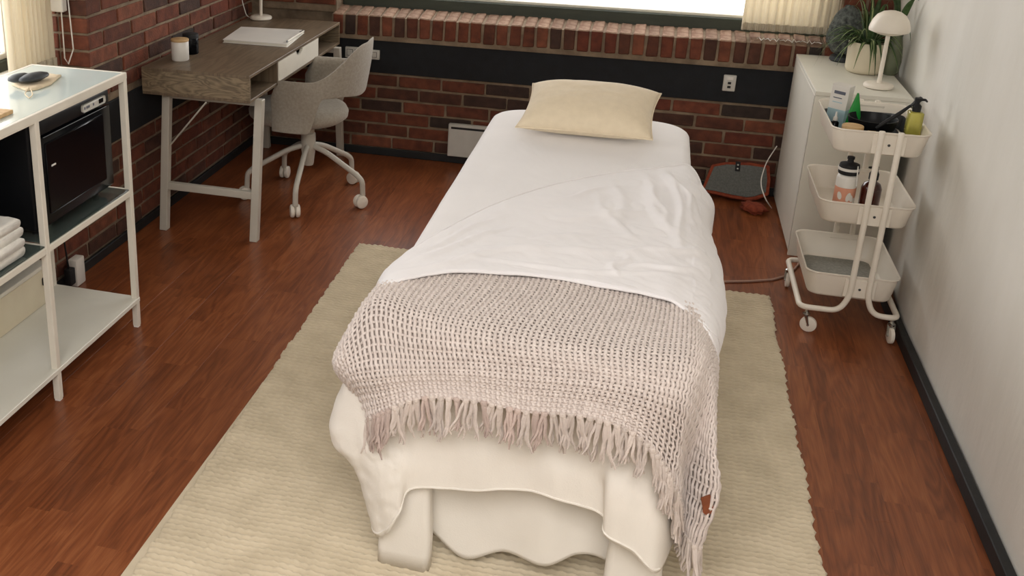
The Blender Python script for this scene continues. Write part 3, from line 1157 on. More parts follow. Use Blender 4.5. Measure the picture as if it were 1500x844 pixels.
for i in range(S.shape[0]):
    v = i/(S.shape[0]-1)
    for j in range(S.shape[1]):
        x, y, z = S[i, j]
        e = min(1, v*6+.15)
        w = .0032*nz(x*5+y*2, y*7-x*2, z*3)+.0034*nz(x*14+y*9, y*13, z*6+3)
        if z < .70 or x > .17:
            w += .006*nz(x*4, y*13, z*2+9)
        for (x0, y0, x1, y1, h, wd) in ridges:
            dx, dy = x1-x0, y1-y0
            L2 = dx*dx+dy*dy
            t = ((x-x0)*dx+(y-y0)*dy)/L2
            if -.1 < t < 1.1:
                wob = .012*math.sin(t*7+x0*40)
                d = ((x-x0)*dy-(y-y0)*dx)/math.sqrt(L2)+wob
                if abs(d) < 3*wd:
                    tt = max(0, min(1, t))
                    w += 1.35*h*math.exp(-(d/wd)**2)*math.sin(PI*min(1, max(0, (t+.1)/1.2)))
        S[i, j] += N[i, j]*(abs(w)*e if z > .70 and v < .93 else w*e*.7)
o = solid_grid('top_sheet', S, .0035, M['linen_white'], flip=(np.cross(S[100, 131]-S[100, 130], S[101, 130]-S[100, 130])[2] < 0))
tagp(o, 'creased white top sheet laid diagonally over the middle of the massage table', 'sheet')
# turned hem lines at the fold and at the diagonal edge
hp = [tuple(S[-1, j]+N[-1, j]*.0005) for j in range(8, S.shape[1]-4, 2)]
B().tube(hp, .0045, 8).auto('hem', M['linen_white'], o)
hp = [tuple(S[-14, j]+N[-14, j]*.0004) for j in range(8, S.shape[1]-4, 2)]
B().tube(hp, .0016, 6).auto('hem', M['linen_white'], o)
hp = [tuple(S[0, j]+N[0, j]*.0006) for j in range(8, S.shape[1]-6, 2)]
B().tube(hp, .0032, 8).auto('hem', M['linen_white'], o)

# ---- pillow
def pillow():
    nu, nv = 60, 44
    top, bot = np.zeros((nv, nu, 3)), np.zeros((nv, nu, 3))
    W, Hh = .485, .34
    for i in range(nv):
        for j in range(nu):
            u, v = 2*j/(nu-1)-1, 2*i/(nv-1)-1
            pin = 1-.055*(1-u*u)*abs(v)**3
            pin2 = 1-.07*(1-v*v)*abs(u)**3
            x, y = u*W/2*pin2, v*Hh/2*pin
            th = .078*(max(0, 1-abs(u)**2.6)**.5)*(max(0, 1-abs(v)**2.6)**.5)
            w = .005*nz(u*2.4, v*2.6, 1)*(1-u*u)*(1-v*v)
            top[i, j] = (x, y, th+w)
            bot[i, j] = (x, y, -th*.62+w*.4)
    V = np.concatenate([top.reshape(-1, 3), bot.reshape(-1, 3)])
    idx = np.arange(nv*nu).reshape(nv, nu)
    q = np.stack([idx[:-1, :-1], idx[:-1, 1:], idx[1:, 1:], idx[1:, :-1]], -1).reshape(-1, 4)
    me = raw_mesh('pillow', V, np.concatenate([q, q[:, ::-1]+nv*nu]))
    bm = bmesh.new()
    bm.from_mesh(me)
    bmesh.ops.remove_doubles(bm, verts=bm.verts, dist=.0004)
    bm.to_mesh(me)
    bm.free()
    o = link('pillow', me, M['pillow'], None, True)
    # piped seam
    P = [tuple(top[0, j]) for j in range(nu)]+[tuple(top[i, -1]) for i in range(1, nv)]+[tuple(top[-1, j]) for j in range(nu-2, -1, -1)]+[tuple(top[i, 0]) for i in range(nv-2, 0, -1)]
    B().tube(P, .0028, 6, closed=True).auto('piping', M['pillow'], o)
    return o


p = pillow()
p.location = (-.188, 3.835, .784)
p.rotation_euler = (math.radians(15), math.radians(-1), math.radians(-3))
tagp(p, 'beige linen pillow lying at the head end of the massage table', 'pillow')

# ============================================================ RUG
def rug():
    RP, SP = .0205, .026
    x0a, x0b, x1a, x1b = -1.146, -1.085, .575, .577     # left edge far/near, right edge far/near
    yf, yn = 4.115, 1.25
    rows = int((yf-yn)/RP)
    st = int(1.72/SP)
    kr, ks = 6, 4
    nyy, nxx = rows*kr+1, st*ks+1
    V_ = np.linspace(0, 1, nyy)[:, None]
    U_ = np.linspace(0, 1, nxx)[None, :]
    wob = np.array([.0045*math.sin(i*1.7)+.006*nz(i*.11, 0, 5) for i in range(rows+1)])
    wobR = np.array([.006*math.sin(i*2.3+1)+.010*nz(i*.09, 3, 5) for i in range(rows+1)])
    ridx = np.minimum((V_[:, 0]*rows), rows)
    wl_ = np.interp(ridx, np.arange(rows+1), wob)[:, None]
    wr_ = np.interp(ridx, np.arange(rows+1), wobR)[:, None]
    y = yf+(yn-yf)*V_
    xl_ = x0a+(x0b-x0a)*V_+wl_
    xr_ = x1a+(x1b-x1a)*V_+wr_
    X = xl_+(xr_-xl_)*U_
    rw = V_*rows
    rf = rw-np.floor(rw)
    side = np.where(np.floor(rw) % 2 < 1, 1., -1.)
    bend = np.array([[.010*nz(j*.045, i*.011, 2) for j in range(0, nxx, 5)] for i in range(0, nyy, 4)])
    # upsample the slow drift of the rows
    bi = np.linspace(0, bend.shape[0]-1, nyy)
    bj = np.linspace(0, bend.shape[1]-1, nxx)
    i0 = np.floor(bi).astype(int); j0 = np.floor(bj).astype(int)
    i1 = np.minimum(i0+1, bend.shape[0]-1); j1 = np.minimum(j0+1, bend.shape[1]-1)
    fi = (bi-i0)[:, None]; fj = (bj-j0)[None, :]
    bd = bend[i0][:, j0]*(1-fi)*(1-fj)+bend[i1][:, j0]*fi*(1-fj)+bend[i0][:, j1]*(1-fi)*fj+bend[i1][:, j1]*fi*fj
    su = U_*st+side*.5*(rf-.5)+bd*6
    lump = .5+.5*np.cos(2*PI*su)
    ridge = np.maximum(0, 1-np.abs(2*rf-1)**1.7)
    rng = np.random.RandomState(3)
    cell = rng.uniform(.86, 1.08, (rows+2, st+4))
    ci_ = np.clip(np.floor(rw).astype(int), 0, rows)+np.zeros((1, nxx), int)
    cj_ = np.clip(np.floor(su+.5).astype(int)+1, 0, st+3)
    Z = .001+.0170*ridge*(.74+.26*lump)*cell[ci_, cj_]
    S = np.stack([X, y+bd*.8+0*U_, Z], -1)
    S[0, :, 2] = S[-1, :, 2] = .002
    S[:, 0, 2] = S[:, -1, 2] = .002
    me = grid_mesh('rug', S[::-1])
    me.flip_normals() if me.polygons[0].normal.z < 0 else None
    return me


M['rug'] = mat('natural_wool_jute', rgb(214, 200, 174), rgb(198, 184, 158), .95, 9, (1, 1, 1), sheen=.1)
rme = rug()
o = link('rug', rme, M['rug'], None, True)
tagp(o, 'large cream braided rug with ribbed rows lying under the massage table', 'rug')
e = B().box(-1.12, .57, 1.26, 4.11, .0004, .0035).done('backing', M['rug'], o)

# ============================================================ SHELF UNIT (left)
SX0, SX1 = -2.065, -1.70
SY1, SYM, SY0 = 3.118, 2.565, 2.01
ST = .962
sh = empty('shelf_unit', (-1.88, 2.56, 0), 'white metal shelf unit with frosted glass top at the left edge', 'shelf')
SI = Matrix.Translation(sh.location).inverted()


def sp(o):
    o.matrix_parent_inverse = SI
    return o


w = .022
for y in (SY1-w, SYM-w/2, SY0):
    for xx in (SX1-w, SX0):
        sp(B().box(xx, xx+w, y, y+w, .006, ST-.02, bev=.0015).done('leg', M['white_metal'], sh))
        sp(B().box(xx+.002, xx+w-.002, y+.002, y+w-.002, 0, .006).done('foot', M['white_plastic'], sh))
for z, nm in ((.518, 'rail'), (ST-.028, 'rail')):
    for xx in (SX1-w, SX0):
        sp(B().box(xx, xx+w, SY0+w, SYM-w/2, z, z+w, bev=.0015).done(nm, M['white_metal'], sh))
        sp(B().box(xx, xx+w, SYM+w/2, SY1-w, z, z+w, bev=.0015).done(nm, M['white_metal'], sh))
    for y in (SY1-w, SY0):
        sp(B().box(SX0+w, SX1-w, y, y+w, z, z+w, bev=.0015).done(nm, M['white_metal'], sh))
sp(B().box(SX0+w, SX1-w, SYM-w/2, SYM+w/2, .518, .518+w, bev=.0015).done('rail', M['white_metal'], sh))
tf = B()
tf.box(SX1-.012, SX1+.001, SY0, SY1, ST-.022, ST, bev=.0015)
tf.box(SX0-.001, SX0+.012, SY0, SY1, ST-.022, ST, bev=.0015)
tf.box(SX0+.012, SX1-.012, SY1-.012, SY1, ST-.022, ST, bev=.0015)
tf.box(SX0+.012, SX1-.012, SY0, SY0+.012, ST-.022, ST, bev=.0015)
sp(tf.done('top_frame', M['white_metal'], sh))
sp(B().box(SX0+.0125, SX1-.0125, SY0+.0125, SY1-.0125, ST-.006, ST-.0005, bev=.001).done('glass_top', M['frost_glass'], sh))
g = B().box(SX0+.004, SX1-.004, SY0+.004, SYM-.012, .5405, .545, bev=.001)
g.box(SX0+.004, SX1-.004, SYM+.012, SY1-.024, .5405, .545, bev=.001)
sp(g.done('glass_shelf', M['clear_glass'], sh))
sp(B().box(SX0-.001, SX1+.002, SY0-.002, SY1+.001, .100, .118, bev=.002).done('bottom_shelf', M['shelf_white'], sh))

# black countertop appliance, right bay
ov = empty('towel_warmer', (-1.88, 2.83, .545), 'glossy black cabinet with pale control strip in the far bay of the white shelf', 'appliance')
OI = Matrix.Translation(ov.location).inverted()


def op_(o, I=OI):
    if o.parent.type == 'EMPTY':
        o.matrix_parent_inverse = I
    return o


oy0, oy1, oz0, oz1 = 2.60, 3.045, .562, .925
xf = -1.727
op_(B().box(-2.04, xf-.03, oy0, oy1, oz0, oz1, bev=.012, seg=3).auto('body', M['black_satin'], ov))
op_(B().box(xf-.03, xf-.002, oy0+.002, oy1-.002, oz0+.02, .868, bev=.006, seg=2).auto('door', M['black_gloss'], ov))
d = op_(B().box(xf-.004, xf+.0015, oy0+.035, oy1-.055, oz0+.055, .846, bev=.004).auto('door_window', M['black_gloss'], ov))
op_(B().box(xf-.03, xf-.003, oy0+.002, oy1-.002, .872, oz1-.002, bev=.008, seg=3).auto('fascia', M['black_satin'], ov))
op_(B().tube([(xf, oy0+.03, .866), (xf, oy1-.03, .866)], .0012, 6).auto('trim_line', M['charcoal'], ov))
op_(B().box(xf-.004, xf+.0028, oy0+.06, oy0+.085, .765, .771, bev=.001).done('logo_mark', M['white_plastic'], ov))
cp_ = op_(B().box(xf-.004, xf+.0006, 2.862, 3.008, .882, .908, bev=.008, seg=3).auto('control_panel', M['panel_grey'], ov))
for yy, ww, mm in ((2.875, .008, 'grey_print'), (2.888, .022, 'grey_print'), (2.93, .008, 'grey_print')):
    b_ = op_(B().box(xf+.0004, xf+.0010, yy, yy+ww, .890, .898).done('print', M[mm], cp_))
op_(B().box(xf, xf+.003, 2.968, 2.996, .887, .902, bev=.002).done('switch', M['black_gloss'], cp_))
for yy in (oy0+.03, oy1-.05):
    for xx in (-2.02, xf-.06):
        op_(B().lathe([(0, 0), (.012, 0), (.013, .017), (0, .017)], (xx, yy+.01, .5452), 12).auto('foot', M['black_matte'], ov))

# dark appliance in the near bay (mostly outside the frame)
mw = empty('black_cabinet', (-1.95, 2.3, .545), 'dark navy black appliance behind the towels in the near shelf bay', 'appliance')
MI = Matrix.Translation(mw.location).inverted()
op_(B().box(-2.06, -1.90, 2.04, 2.515, .5455, .915, bev=.01, seg=2).auto('body', M['black_satin'], mw), MI)
op_(B().box(-1.90, -1.876, 2.045, 2.50, .56, .905, bev=.006, seg=2).auto('door', M['black_gloss'], mw), MI)

# folded towels
def towel(z, h, seed, y1):
    rr = random.Random(seed)
    nu, nv = 26, 20
    x0, x1 = -1.868, -1.715+rr.uniform(-.008, .004)
    rings = []
    # cross-section with rounded fold facing +y, swept along x
    prof = []
    y0 = 2.12
    for k in range(6):
        prof.append((y0+(y1-h/2-y0)*k/5, z+h))
    for k in range(1, 8):
        a = PI/2-PI*k/8
        prof.append((y1-h/2+h/2*math.cos(a), z+h/2+h/2*math.sin(a)))
    for k in range(6):
        prof.append((y1-h/2-(y1-h/2-y0)*k/5, z))
    out = []
    for i in range(14):
        t = i/13
        x = x0+(x1-x0)*t
        s = 1-.10*max(0, abs(2*t-1)-.8)*5
        out.append([(x, py_, z+h/2+(pz_-z-h/2)*s+.002*nz(x*30, py_*20, seed)) for py_, pz_ in prof])
    return shell('folded_towel', out, M['towel'], None, True, True)


tz = .547
tl_ = ['bottom', 'second lowest', 'third from the bottom', 'top']
for k in range(4):
    h = (.034, .030, .032, .03)[k]
    t = towel(tz, h, k+1, 2.478-(.0, .012, .002, .012)[k])
    tagp(t, 'white folded towel in the shelf stack, %s one' % tl_[k], 'towel', 'folded towels on the shelf')
    tz += h-.0005

# cream box at the back of the bottom shelf
bx = empty('storage_box', (-2.0, 2.7, .119), 'cream storage box with a slot handle on the bottom shelf', 'box')
BI = Matrix.Translation(bx.location).inverted()
op_(B().box(-2.05, -1.99, 2.30, 2.985, .1185, .255, bev=.006, seg=2).auto('body', M['ceramic'], bx), BI)
op_(B().box(-2.055, -1.985, 2.295, 2.99, .258, .275, bev=.004, seg=2).auto('lid', M['sash'], bx), BI)
op_(B().box(-1.9905, -1.9885, 2.945, 2.972, .195, .225, bev=.004).done('slot', M['black_matte'], bx), BI)

# items on the glass top
bag = empty('drawstring_bag', (-1.88, 2.86, ST), 'flat cream cotton drawstring bag on the frosted glass shelf top', 'bag')
GI = Matrix.Translation(bag.location).inverted()
pts = [(-1.955, 2.828, 0.965), (-1.975, 2.940, 0.965), (-1.940, 2.983, 0.965), (-1.871, 2.988, 0.965), (-1.840, 2.871, 0.965), (-1.845, 2.803, 0.965), (-1.869, 2.776, 0.965)]
n = 7
rings = []
cxx = sum(p[0] for p in pts)/n
cyy = sum(p[1] for p in pts)/n
dense = []
for i in range(n):
    a, b2 = Vector(pts[i]), Vector(pts[(i+1) % n])
    for k in range(5):
        dense.append(a.lerp(b2, k/5))
for s, z in ((1, .0008), (1.0, .005), (.97, .009), (.85, .012), (.6, .011), (.3, .012)):
    rings.append([(cxx+(p.x-cxx)*s, cyy+(p.y-cyy)*s, ST+z+(.003*nz(p.x*30, p.y*30, s*4) if s < 1 else 0)) for p in dense])
op_(shell('cloth', rings[::-1], M['cotton_bag'], bag, True, True), GI)
b = B().tube(roundpath([(-1.869, 2.792, 0.972), (-1.845, 2.731, 0.967), (-1.806, 2.696, 0.966), (-1.817, 2.732, 0.967), (-1.854, 2.780, 0.972)], .01), .0018, 6)
op_(b.auto('drawstring', M['cotton_bag'], bag), GI)
for (px_, lab, r1_, r2_) in (((-1.927, 2.832, 0.980), 'dark oval massage stone on the cotton bag, the left one', .026, .045), ((-1.889, 2.856, 0.980), 'dark oval massage stone on the cotton bag, the larger right one', .030, .062)):
    b = B().lathe([(0, -.012), (.6, -.010), (.95, -.003), (1, 0), (.93, .006), (.6, .012), (0, .015)], (0, 0, 0), 24, mtx=Matrix.Translation((px_[0], px_[1], ST+.0265))@Matrix.Rotation(math.radians(-12), 4, 'Z')@Matrix.Diagonal((r1_, r2_, 1, 1)))
    tagp(b.auto('massage_stone', M['stone']), lab, 'stone')
b = B().box(-1.86, -1.762, 2.28, 2.545, ST, ST+.012, bev=.002)
tagp(b.done('wooden_board', M['light_wood']), 'corner of a small light wood board on the frosted glass shelf top', 'board')

# plug adapter by the left wall
pl = empty('power_strip', (-2.12, 3.37, 0), 'white power block with black plug by the left baseboard behind the shelf', 'power strip')
PI_ = Matrix.Translation(pl.location).inverted()
op_(B().box(-2.13, -2.09, 3.335, 3.40, .0005, .115, bev=.006, seg=2).auto('body', M['white_plastic'], pl), PI_)
op_(B().box(-2.125, -2.095, 3.295, 3.334, .02, .09, bev=.005, seg=2).auto('plug', M['black_matte'], pl), PI_)
b = B().tube(roundpath([(-2.11, 3.31, .09), (-2.11, 3.29, .25), (-2.105, 3.25, .40), (-2.105, 3.2, .5)], .04), .004, 6)
op_(b.auto('cable', M['black_matte'], pl), PI_)

# ============================================================ DESK
DX0, DX1, DY0, DY1, DZ0, DZ1 = -2.118, -1.613, 4.02, 5.335, .630, .75
dk = empty('desk', (-1.86, 4.68, 0), 'grey brown wooden desk with one white drawer against the left brick wall', 'desk')
DI = Matrix.Translation(dk.location).inverted()
th = .013
op_(B().box(DX0, DX1, DY0, DY1, DZ1-th, DZ1, bev=.001).done('desktop', M['desk_wood'], dk), DI)
op_(B().box(DX0, DX1, DY0, DY1, DZ0, DZ0+th, bev=.001).done('bottom_panel', M['desk_wood'], dk), DI)
op_(B().box(DX0, DX0+th, DY0+th, DY1-th, DZ0+th, DZ1-th).done('back_panel', M['desk_wood'], dk), DI)
M['desk_side'] = wood_mat('grey_brown_oak_side', 9.0, 9.0, (rgb(88, 74, 58), rgb(120, 103, 83), rgb(148, 129, 105)), .45, figure=1.6)
# side panels: horizontal grain along x
N_ = NT('desk_side_veneer', .45)
g_ = N_.n('ShaderNodeNewGeometry')
s_ = N_.n('ShaderNodeSeparateXYZ')
N_.link(g_.outputs['Position'], s_.inputs[0])
v_ = N_.comb(N_.math('MULTIPLY', s_.outputs[0], 5.0), s_.outputs[1], N_.math('MULTIPLY', s_.outputs[2], 22.0))
n1_ = N_.n('ShaderNodeTexNoise')
n1_.inputs['Scale'].default_value = 1
n1_.inputs['Detail'].default_value = 3
n1_.inputs['Distortion'].default_value = .9
N_.link(v_, n1_.inputs['Vector'])
r_ = N_.math('ABSOLUTE', N_.math('SUBTRACT', N_.math('FRACT', N_.math('MULTIPLY', n1_.outputs[0], 8.0)), .5))
rp_ = N_.n('ShaderNodeValToRGB')
rp_.color_ramp.elements[0].color = rgb(100, 86, 68)
rp_.color_ramp.elements[1].color = rgb(142, 125, 100)
rp_.color_ramp.elements[1].position = .5
N_.link(r_, rp_.inputs[0])
N_.link(rp_.outputs[0], N_.b.inputs['Base Color'])
M['desk_end'] = N_.m
for y0, y1 in ((DY0, DY0+th), (DY1-th, DY1)):
    op_(B().box(DX0, DX1, y0, y1, DZ0+th, DZ1-th).done('end_panel', M['desk_end'], dk), DI)
for yy in (4.362, 4.962):
    op_(B().box(DX0+th, DX1-.002, yy, yy+th, DZ0+th, DZ1-th).done('divider', M['desk_wood'], dk), DI)
# drawer front with cut-out finger notch
ya, yb_, zc, zd = 4.378, 4.958, DZ0+th+.002, DZ1-th-.002
ym = 4.668
pr_ = [(ya, zc), (yb_, zc), (yb_, zd), (ym+.045, zd)]
for k in range(1, 10):
    a = PI*k/10
    pr_.append((ym+.045*math.cos(a), zd-.026*math.sin(a)))
pr_ += [(ym-.045, zd), (ya, zd)]
dr = op_(B().prism(pr_, 0, DX1-.013, DX1+.001).done('drawer', M['white_metal'], dk), DI)
op_(B().box(DX0+.05, DX1-.013, ya+.01, yb_-.01, zc, zc+.01).done('drawer_tray', M['sash'], dr), DI)
# legs: two frames of square tube, splayed outwards, crossbar low down
def beam(p0, p1, w, name, m, parent, I):
    p0, p1 = Vector(p0), Vector(p1)
    d = p1-p0
    b = B()
    vs = []
    for p in (p0, p1):
        vs.append([b.bm.verts.new((p.x+sx*w/2, p.y+sy*w/2, p.z)) for sx, sy in ((-1, -1), (1, -1), (1, 1), (-1, 1))])
    b.bm.faces.new(vs[0][::-1]); b.bm.faces.new(vs[1])
    for k in range(4):
        b.bm.faces.new((vs[0][k], vs[0][(k+1) % 4], vs[1][(k+1) % 4], vs[1][k]))
    bmesh.ops.bevel(b.bm, geom=b.bm.edges[:], offset=.002, segments=1, affect='EDGES')
    o = b.done(name, m, parent)
    o.matrix_parent_inverse = I
    return o


for ytop, ybot in ((4.105, 4.015), (5.25, 5.335)):
    for xx in (-2.04, -1.60):
        beam((xx, ytop, DZ0), (xx, ybot, 0), .036, 'leg', M['grey_leg'], dk, DI)
    yc = ybot+(ytop-ybot)*.205/DZ0
    op_(B().box(-2.022, -1.618, yc-.013, yc+.013, .188, .222, bev=.002).done('crossbar', M['grey_leg'], dk), DI)
    op_(B().box(-2.022, -1.618, ytop-.013, ytop+.013, DZ0-.03, DZ0-.0005, bev=.002).done('top_rail', M['grey_leg'], dk), DI)
op_(B().tube([(-2.024, 4.075, 0.385), (-1.800, 3.985, 0.628)], .004, 8).auto('brace', M['grey_leg'], dk), DI)

# desk items
def lathe_thing(name, loc, parts, label, cat, rz=0):
    r = empty(name, loc, label, cat)
    I = Matrix.Translation(loc).inverted()
    for nm, prof, m_ in parts:
        o = B().lathe(prof, loc, 36).auto(nm, M[m_], r, 50)
        o.matrix_parent_inverse = I
    return r


lathe_thing('candle', (-2.018, 4.205, DZ1), [
    ('jar', [(0, 0), (.036, 0), (.039, .004), (.0395, .082), (.037, .086), (0, .086)], 'white_plastic'),
    ('lid', [(0, .0862), (.040, .0862), (.041, .089), (.041, .094), (.039, .096), (0, .096)], 'light_wood')], 'white candle jar with a light wood lid on the near end of the desk', 'candle')
lathe_thing('black_jar', (-2.03, 4.345, DZ1), [
    ('jar', [(0, 0), (.033, 0), (.036, .004), (.036, .07), (.034, .074), (0, .074)], 'black_gloss'),
    ('lid', [(0, .0742), (.037, .0742), (.037, .090), (.035, .092), (0, .092)], 'black_matte')], 'small black jar behind the candle on the desk', 'jar')

pp = [(-1.988, 4.615, 0.752), (-2.026, 4.946, 0.752), (-1.693, 4.980, 0.752), (-1.658, 4.623, 0.752)]
bi_ = empty('planner', ((pp[0][0]+pp[2][0])/2, (pp[0][1]+pp[2][1])/2, DZ1), 'closed white planner lying on the middle of the desk top', 'notebook')
I = Matrix.Translation(bi_.location).inverted()


def slab(name, q, z0, z1, m_, parent, I, s=1.0):
    cx_ = sum(p[0] for p in q)/4
    cy_ = sum(p[1] for p in q)/4
    b = B()
    A = [b.bm.verts.new((cx_+(p[0]-cx_)*s, cy_+(p[1]-cy_)*s, z0)) for p in q]
    C_ = [b.bm.verts.new((cx_+(p[0]-cx_)*s, cy_+(p[1]-cy_)*s, z1)) for p in q]
    b.bm.faces.new(A[::-1]); b.bm.faces.new(C_)
    for k in range(4):
        b.bm.faces.new((A[k], A[(k+1) % 4], C_[(k+1) % 4], C_[k]))
    bmesh.ops.bevel(b.bm, geom=b.bm.edges[:], offset=.0015, segments=2, affect='EDGES')
    return op_(b.auto(name, M[m_], parent), I)


slab('cover', pp, DZ1+.0005, DZ1+.003, 'white_plastic', bi_, I)
slab('pages', pp, DZ1+.003, DZ1+.013, 'sash', bi_, I, .97)
slab('cover', pp, DZ1+.013, DZ1+.0165, 'white_plastic', bi_, I)
b = B().tube([(-1.672, 4.665, DZ1+.0215), (-1.680, 4.925, DZ1+.0215)], [.0048, .0048], 8)
pe = empty('pen', (-1.675, 4.8, DZ1+.0165), 'slim white pen lying along the right edge of the planner', 'pen')
I = Matrix.Translation(pe.location).inverted()
op_(b.auto('barrel', M['white_metal'], pe), I)
op_(B().tube([(-1.672, 4.66, DZ1+.0215), (-1.6715, 4.645, DZ1+.0215)], [.0045, .001], 8).auto('tip', M['charcoal'], pe), I)
op_(B().box(-1.6835, -1.6765, 4.87, 4.925, DZ1+.0265, DZ1+.0275).done('clip', M['charcoal'], pe), I)


def mushroom_lamp(loc, label, s=1.0, stem=.0085, h=.21):
    r = empty('table_lamp', loc, label, 'lamp')
    I = Matrix.Translation(loc).inverted()
    x, y, z = loc
    parts = [
        ('base', [(0, 0), (.050, 0), (.058, .004), (.0595, .012), (.056, .018), (.045, .022), (0, .023)]),
        ('stem', [(0, .022), (stem, .022), (stem, h), (0, h)]),
        ('lamp_shade', [(.0, h+.004), (.025, h+.004), (.034, h-.004), (.045, h-.001), (.078, h+.012), (.079, h+.020), (.077, h+.034), (.070, h+.055), (.056, h+.077), (.035, h+.091), (.015, h+.096), (0, h+.097)])]
    for nm, prof in parts:
        o = B().lathe([(a*s, b_*s) for a, b_ in prof], loc, 40).auto(nm, M['cream_metal'], r, 45)
        o.matrix_parent_inverse = I
    return r


mushroom_lamp((-2.035, 5.255, DZ1), 'white mushroom table lamp standing at the far end of the desk')
tagp(B().tube(roundpath([(-2.10, 5.26, DZ1+.004), (-2.105, 5.22, DZ1+.02), (-2.12, 5.20, .85), (-2.125, 5.20, 1.3)], .02), .0025, 6).auto('lamp_cable', M['white_plastic']), 'thin white lamp cable running up the brick beside the desk lamp', 'cable')

# ============================================================ CHAIR
CX, CY = -1.555, 4.635
ch = empty('desk_chair', (CX, CY, 0), 'greige upholstered swivel chair on white castors pulled up to the desk', 'chair')
I = Matrix.Translation(ch.location).inverted()
# seat cushion
def seat():
    prof = [(0, .398), (.16, .398), (.205, .404), (.228, .424), (.231, .448), (.220, .470), (.19, .483), (.1, .488), (0, .487)]
    b = B().lathe(prof, (CX-.05, CY, 0), 48, sx=1.06, sy=1.0)
    return op_(b.auto('seat', M['chair_fabric'], ch, 80), I)


seat()
# wrap-around shell: arms + back in one piece
def smooth(t):
    t = max(0, min(1, t))
    return t*t*(3-2*t)


def shell_chair():
    nth, nh = 72, 16
    out_, inn = np.zeros((nh, nth, 3)), np.zeros((nh, nth, 3))
    for j in range(nth):
        th_ = math.radians(-110+220*j/(nth-1))
        a = abs(math.degrees(th_))
        top = .655+.158*(1-smooth((a-12)/62))
        if a > 96: top -= .09*smooth((a-96)/14)**2
        bot = .400+.175*(1-smooth((a-60)/14))-.02*(1-smooth(a/40))
        
        for i in range(nh):
            t = i/(nh-1)
            z = bot+(top-bot)*t
            rr_ = .258+.045*smooth((z-.40)/.40)*(1-.5*smooth((a-50)/50))
            rx = rr_*(1.0)
            ry = rr_*1.0
            c_, s_ = math.cos(th_), math.sin(th_)
            ex = .88
            x = CX+.0+rx*math.copysign(abs(c_)**ex, c_)
            y = CY+ry*math.copysign(abs(s_)**ex, s_)
            out_[i, j] = (x, y, z)
            k = (.030*math.sin(PI*max(.0, min(1, t)))**.16+.002)
            k *= min(1, (110-a)/7+.15)
            inn[i, j] = (x-k*c_, y-k*s_, z)
    V = np.concatenate([out_.reshape(-1, 3), inn.reshape(-1, 3)])
    idx = np.arange(nh*nth).reshape(nh, nth)
    q = np.stack([idx[:-1, :-1], idx[:-1, 1:], idx[1:, 1:], idx[1:, :-1]], -1).reshape(-1, 4)
    rg = np.concatenate([idx[0, :], idx[1:, -1], idx[-1, -2::-1], idx[-2:0:-1, 0]])
    r2_ = np.roll(rg, -1)
    q3 = np.stack([rg, rg+nh*nth, r2_+nh*nth, r2_], -1)
    me = raw_mesh('backrest', V, np.concatenate([q, q[:, ::-1]+nh*nth, q3]))
    bm = bmesh.new(); bm.from_mesh(me)
    bmesh.ops.recalc_face_normals(bm, faces=bm.faces)
    bm.to_mesh(me); bm.free()
    o = link('backrest', me, M['chair_fabric'], ch, True)
    md = o.modifiers.new('soft', 'SUBSURF')
    md.levels = md.render_levels = 1
    return op_(o, I)


shell_chair()
op_(B().box(CX-.09, CX+.09, CY-.07, CY+.07, .378, .398, bev=.004).done('seat_plate', M['charcoal'], ch), I)
op_(B().lathe([(0, .32), (.03, .32), (.030, .378), (0, .378)], (CX, CY, 0), 20).auto('gas_column', M['grey_leg'], ch), I)
op_(B().lathe([(0, .17), (.024, .17), (.027, .18), (.036, .26), (.036, .33), (.033, .335), (0, .335)], (CX, CY, 0), 24).auto('hub', M['grey_leg'], ch), I)
for k in range(5):
    a = math.radians(-83+72*k)
    c_, s_ = math.cos(a), math.sin(a)
    P = lambda r, z: (CX+r*c_, CY+r*s_, z)
    lg = op_(B().tube(roundpath([P(.02, .272), P(.10, .250), P(.27, .160), P(.300, .135), P(.304, .062)], .035), .0135, 10).auto('base_arm', M['grey_leg'], ch), I)
    sw = a+1.9+k*.7
    ax = Vector((math.cos(sw), math.sin(sw), 0))
    b = B()
    ctr = Vector(P(.304, .033))+Vector((-ax.y, ax.x, 0))*.012
    for sgn in (-1, 1):
        R = ax.to_track_quat('Z', 'Y').to_matrix().to_4x4()
        mt = Matrix.Translation(ctr+ax*sgn*.013) @ R
        b.lathe([(0, -.011), (.023, -.011), (.030, -.008), (.0325, 0), (.030, .008), (.023, .011), (0, .011)], (0, 0, 0), 24, mtx=mt)
    b.tube([tuple(ctr-ax*.022), tuple(ctr+ax*.022)], .008, 8)
    b.tube([tuple(ctr), (ctr.x, ctr.y, .066)], .008, 8)
    c = op_(b.auto('castor', M['cream_metal'], lg), I)

# ============================================================ WALL FITTINGS
# heater panel
ht = empty('wall_heater', (-.7, YB, .04), 'white flat panel heater low on the back wall left of the massage table', 'heater')
I = Matrix.Translation(ht.location).inverted()
op_(B().box(-1.0, -.35, YB-.050, YB-.022, .048, .232, bev=.004).auto('body', M['panel_grey'], ht), I)
op_(B().box(-.985, -.365, YB-.0505, YB-.040, .205, .217).done('air_slot', M['black_matte'], ht), I)
op_(B().box(-.95, -.40, YB-.022, YB-.0075, .08, .20).done('bracket', M['charcoal'], ht), I)


def outlet(name, x0, x1, z0, z1, y, label, holes, extra=None):
    r = empty(name, ((x0+x1)/2, y, (z0+z1)/2), label, 'socket')
    I = Matrix.Translation(r.location).inverted()
    op_(B().box(x0, x1, y-.016, y-.001, z0, z1, bev=.004, seg=2).auto('plate', M['panel_grey'], r), I)
    for (a, b_, c_, d_) in holes:
        op_(B().box(a, b_, y-.0172, y-.0155, c_, d_).done('socket_hole', M['black_matte'], r), I)
    return r, I


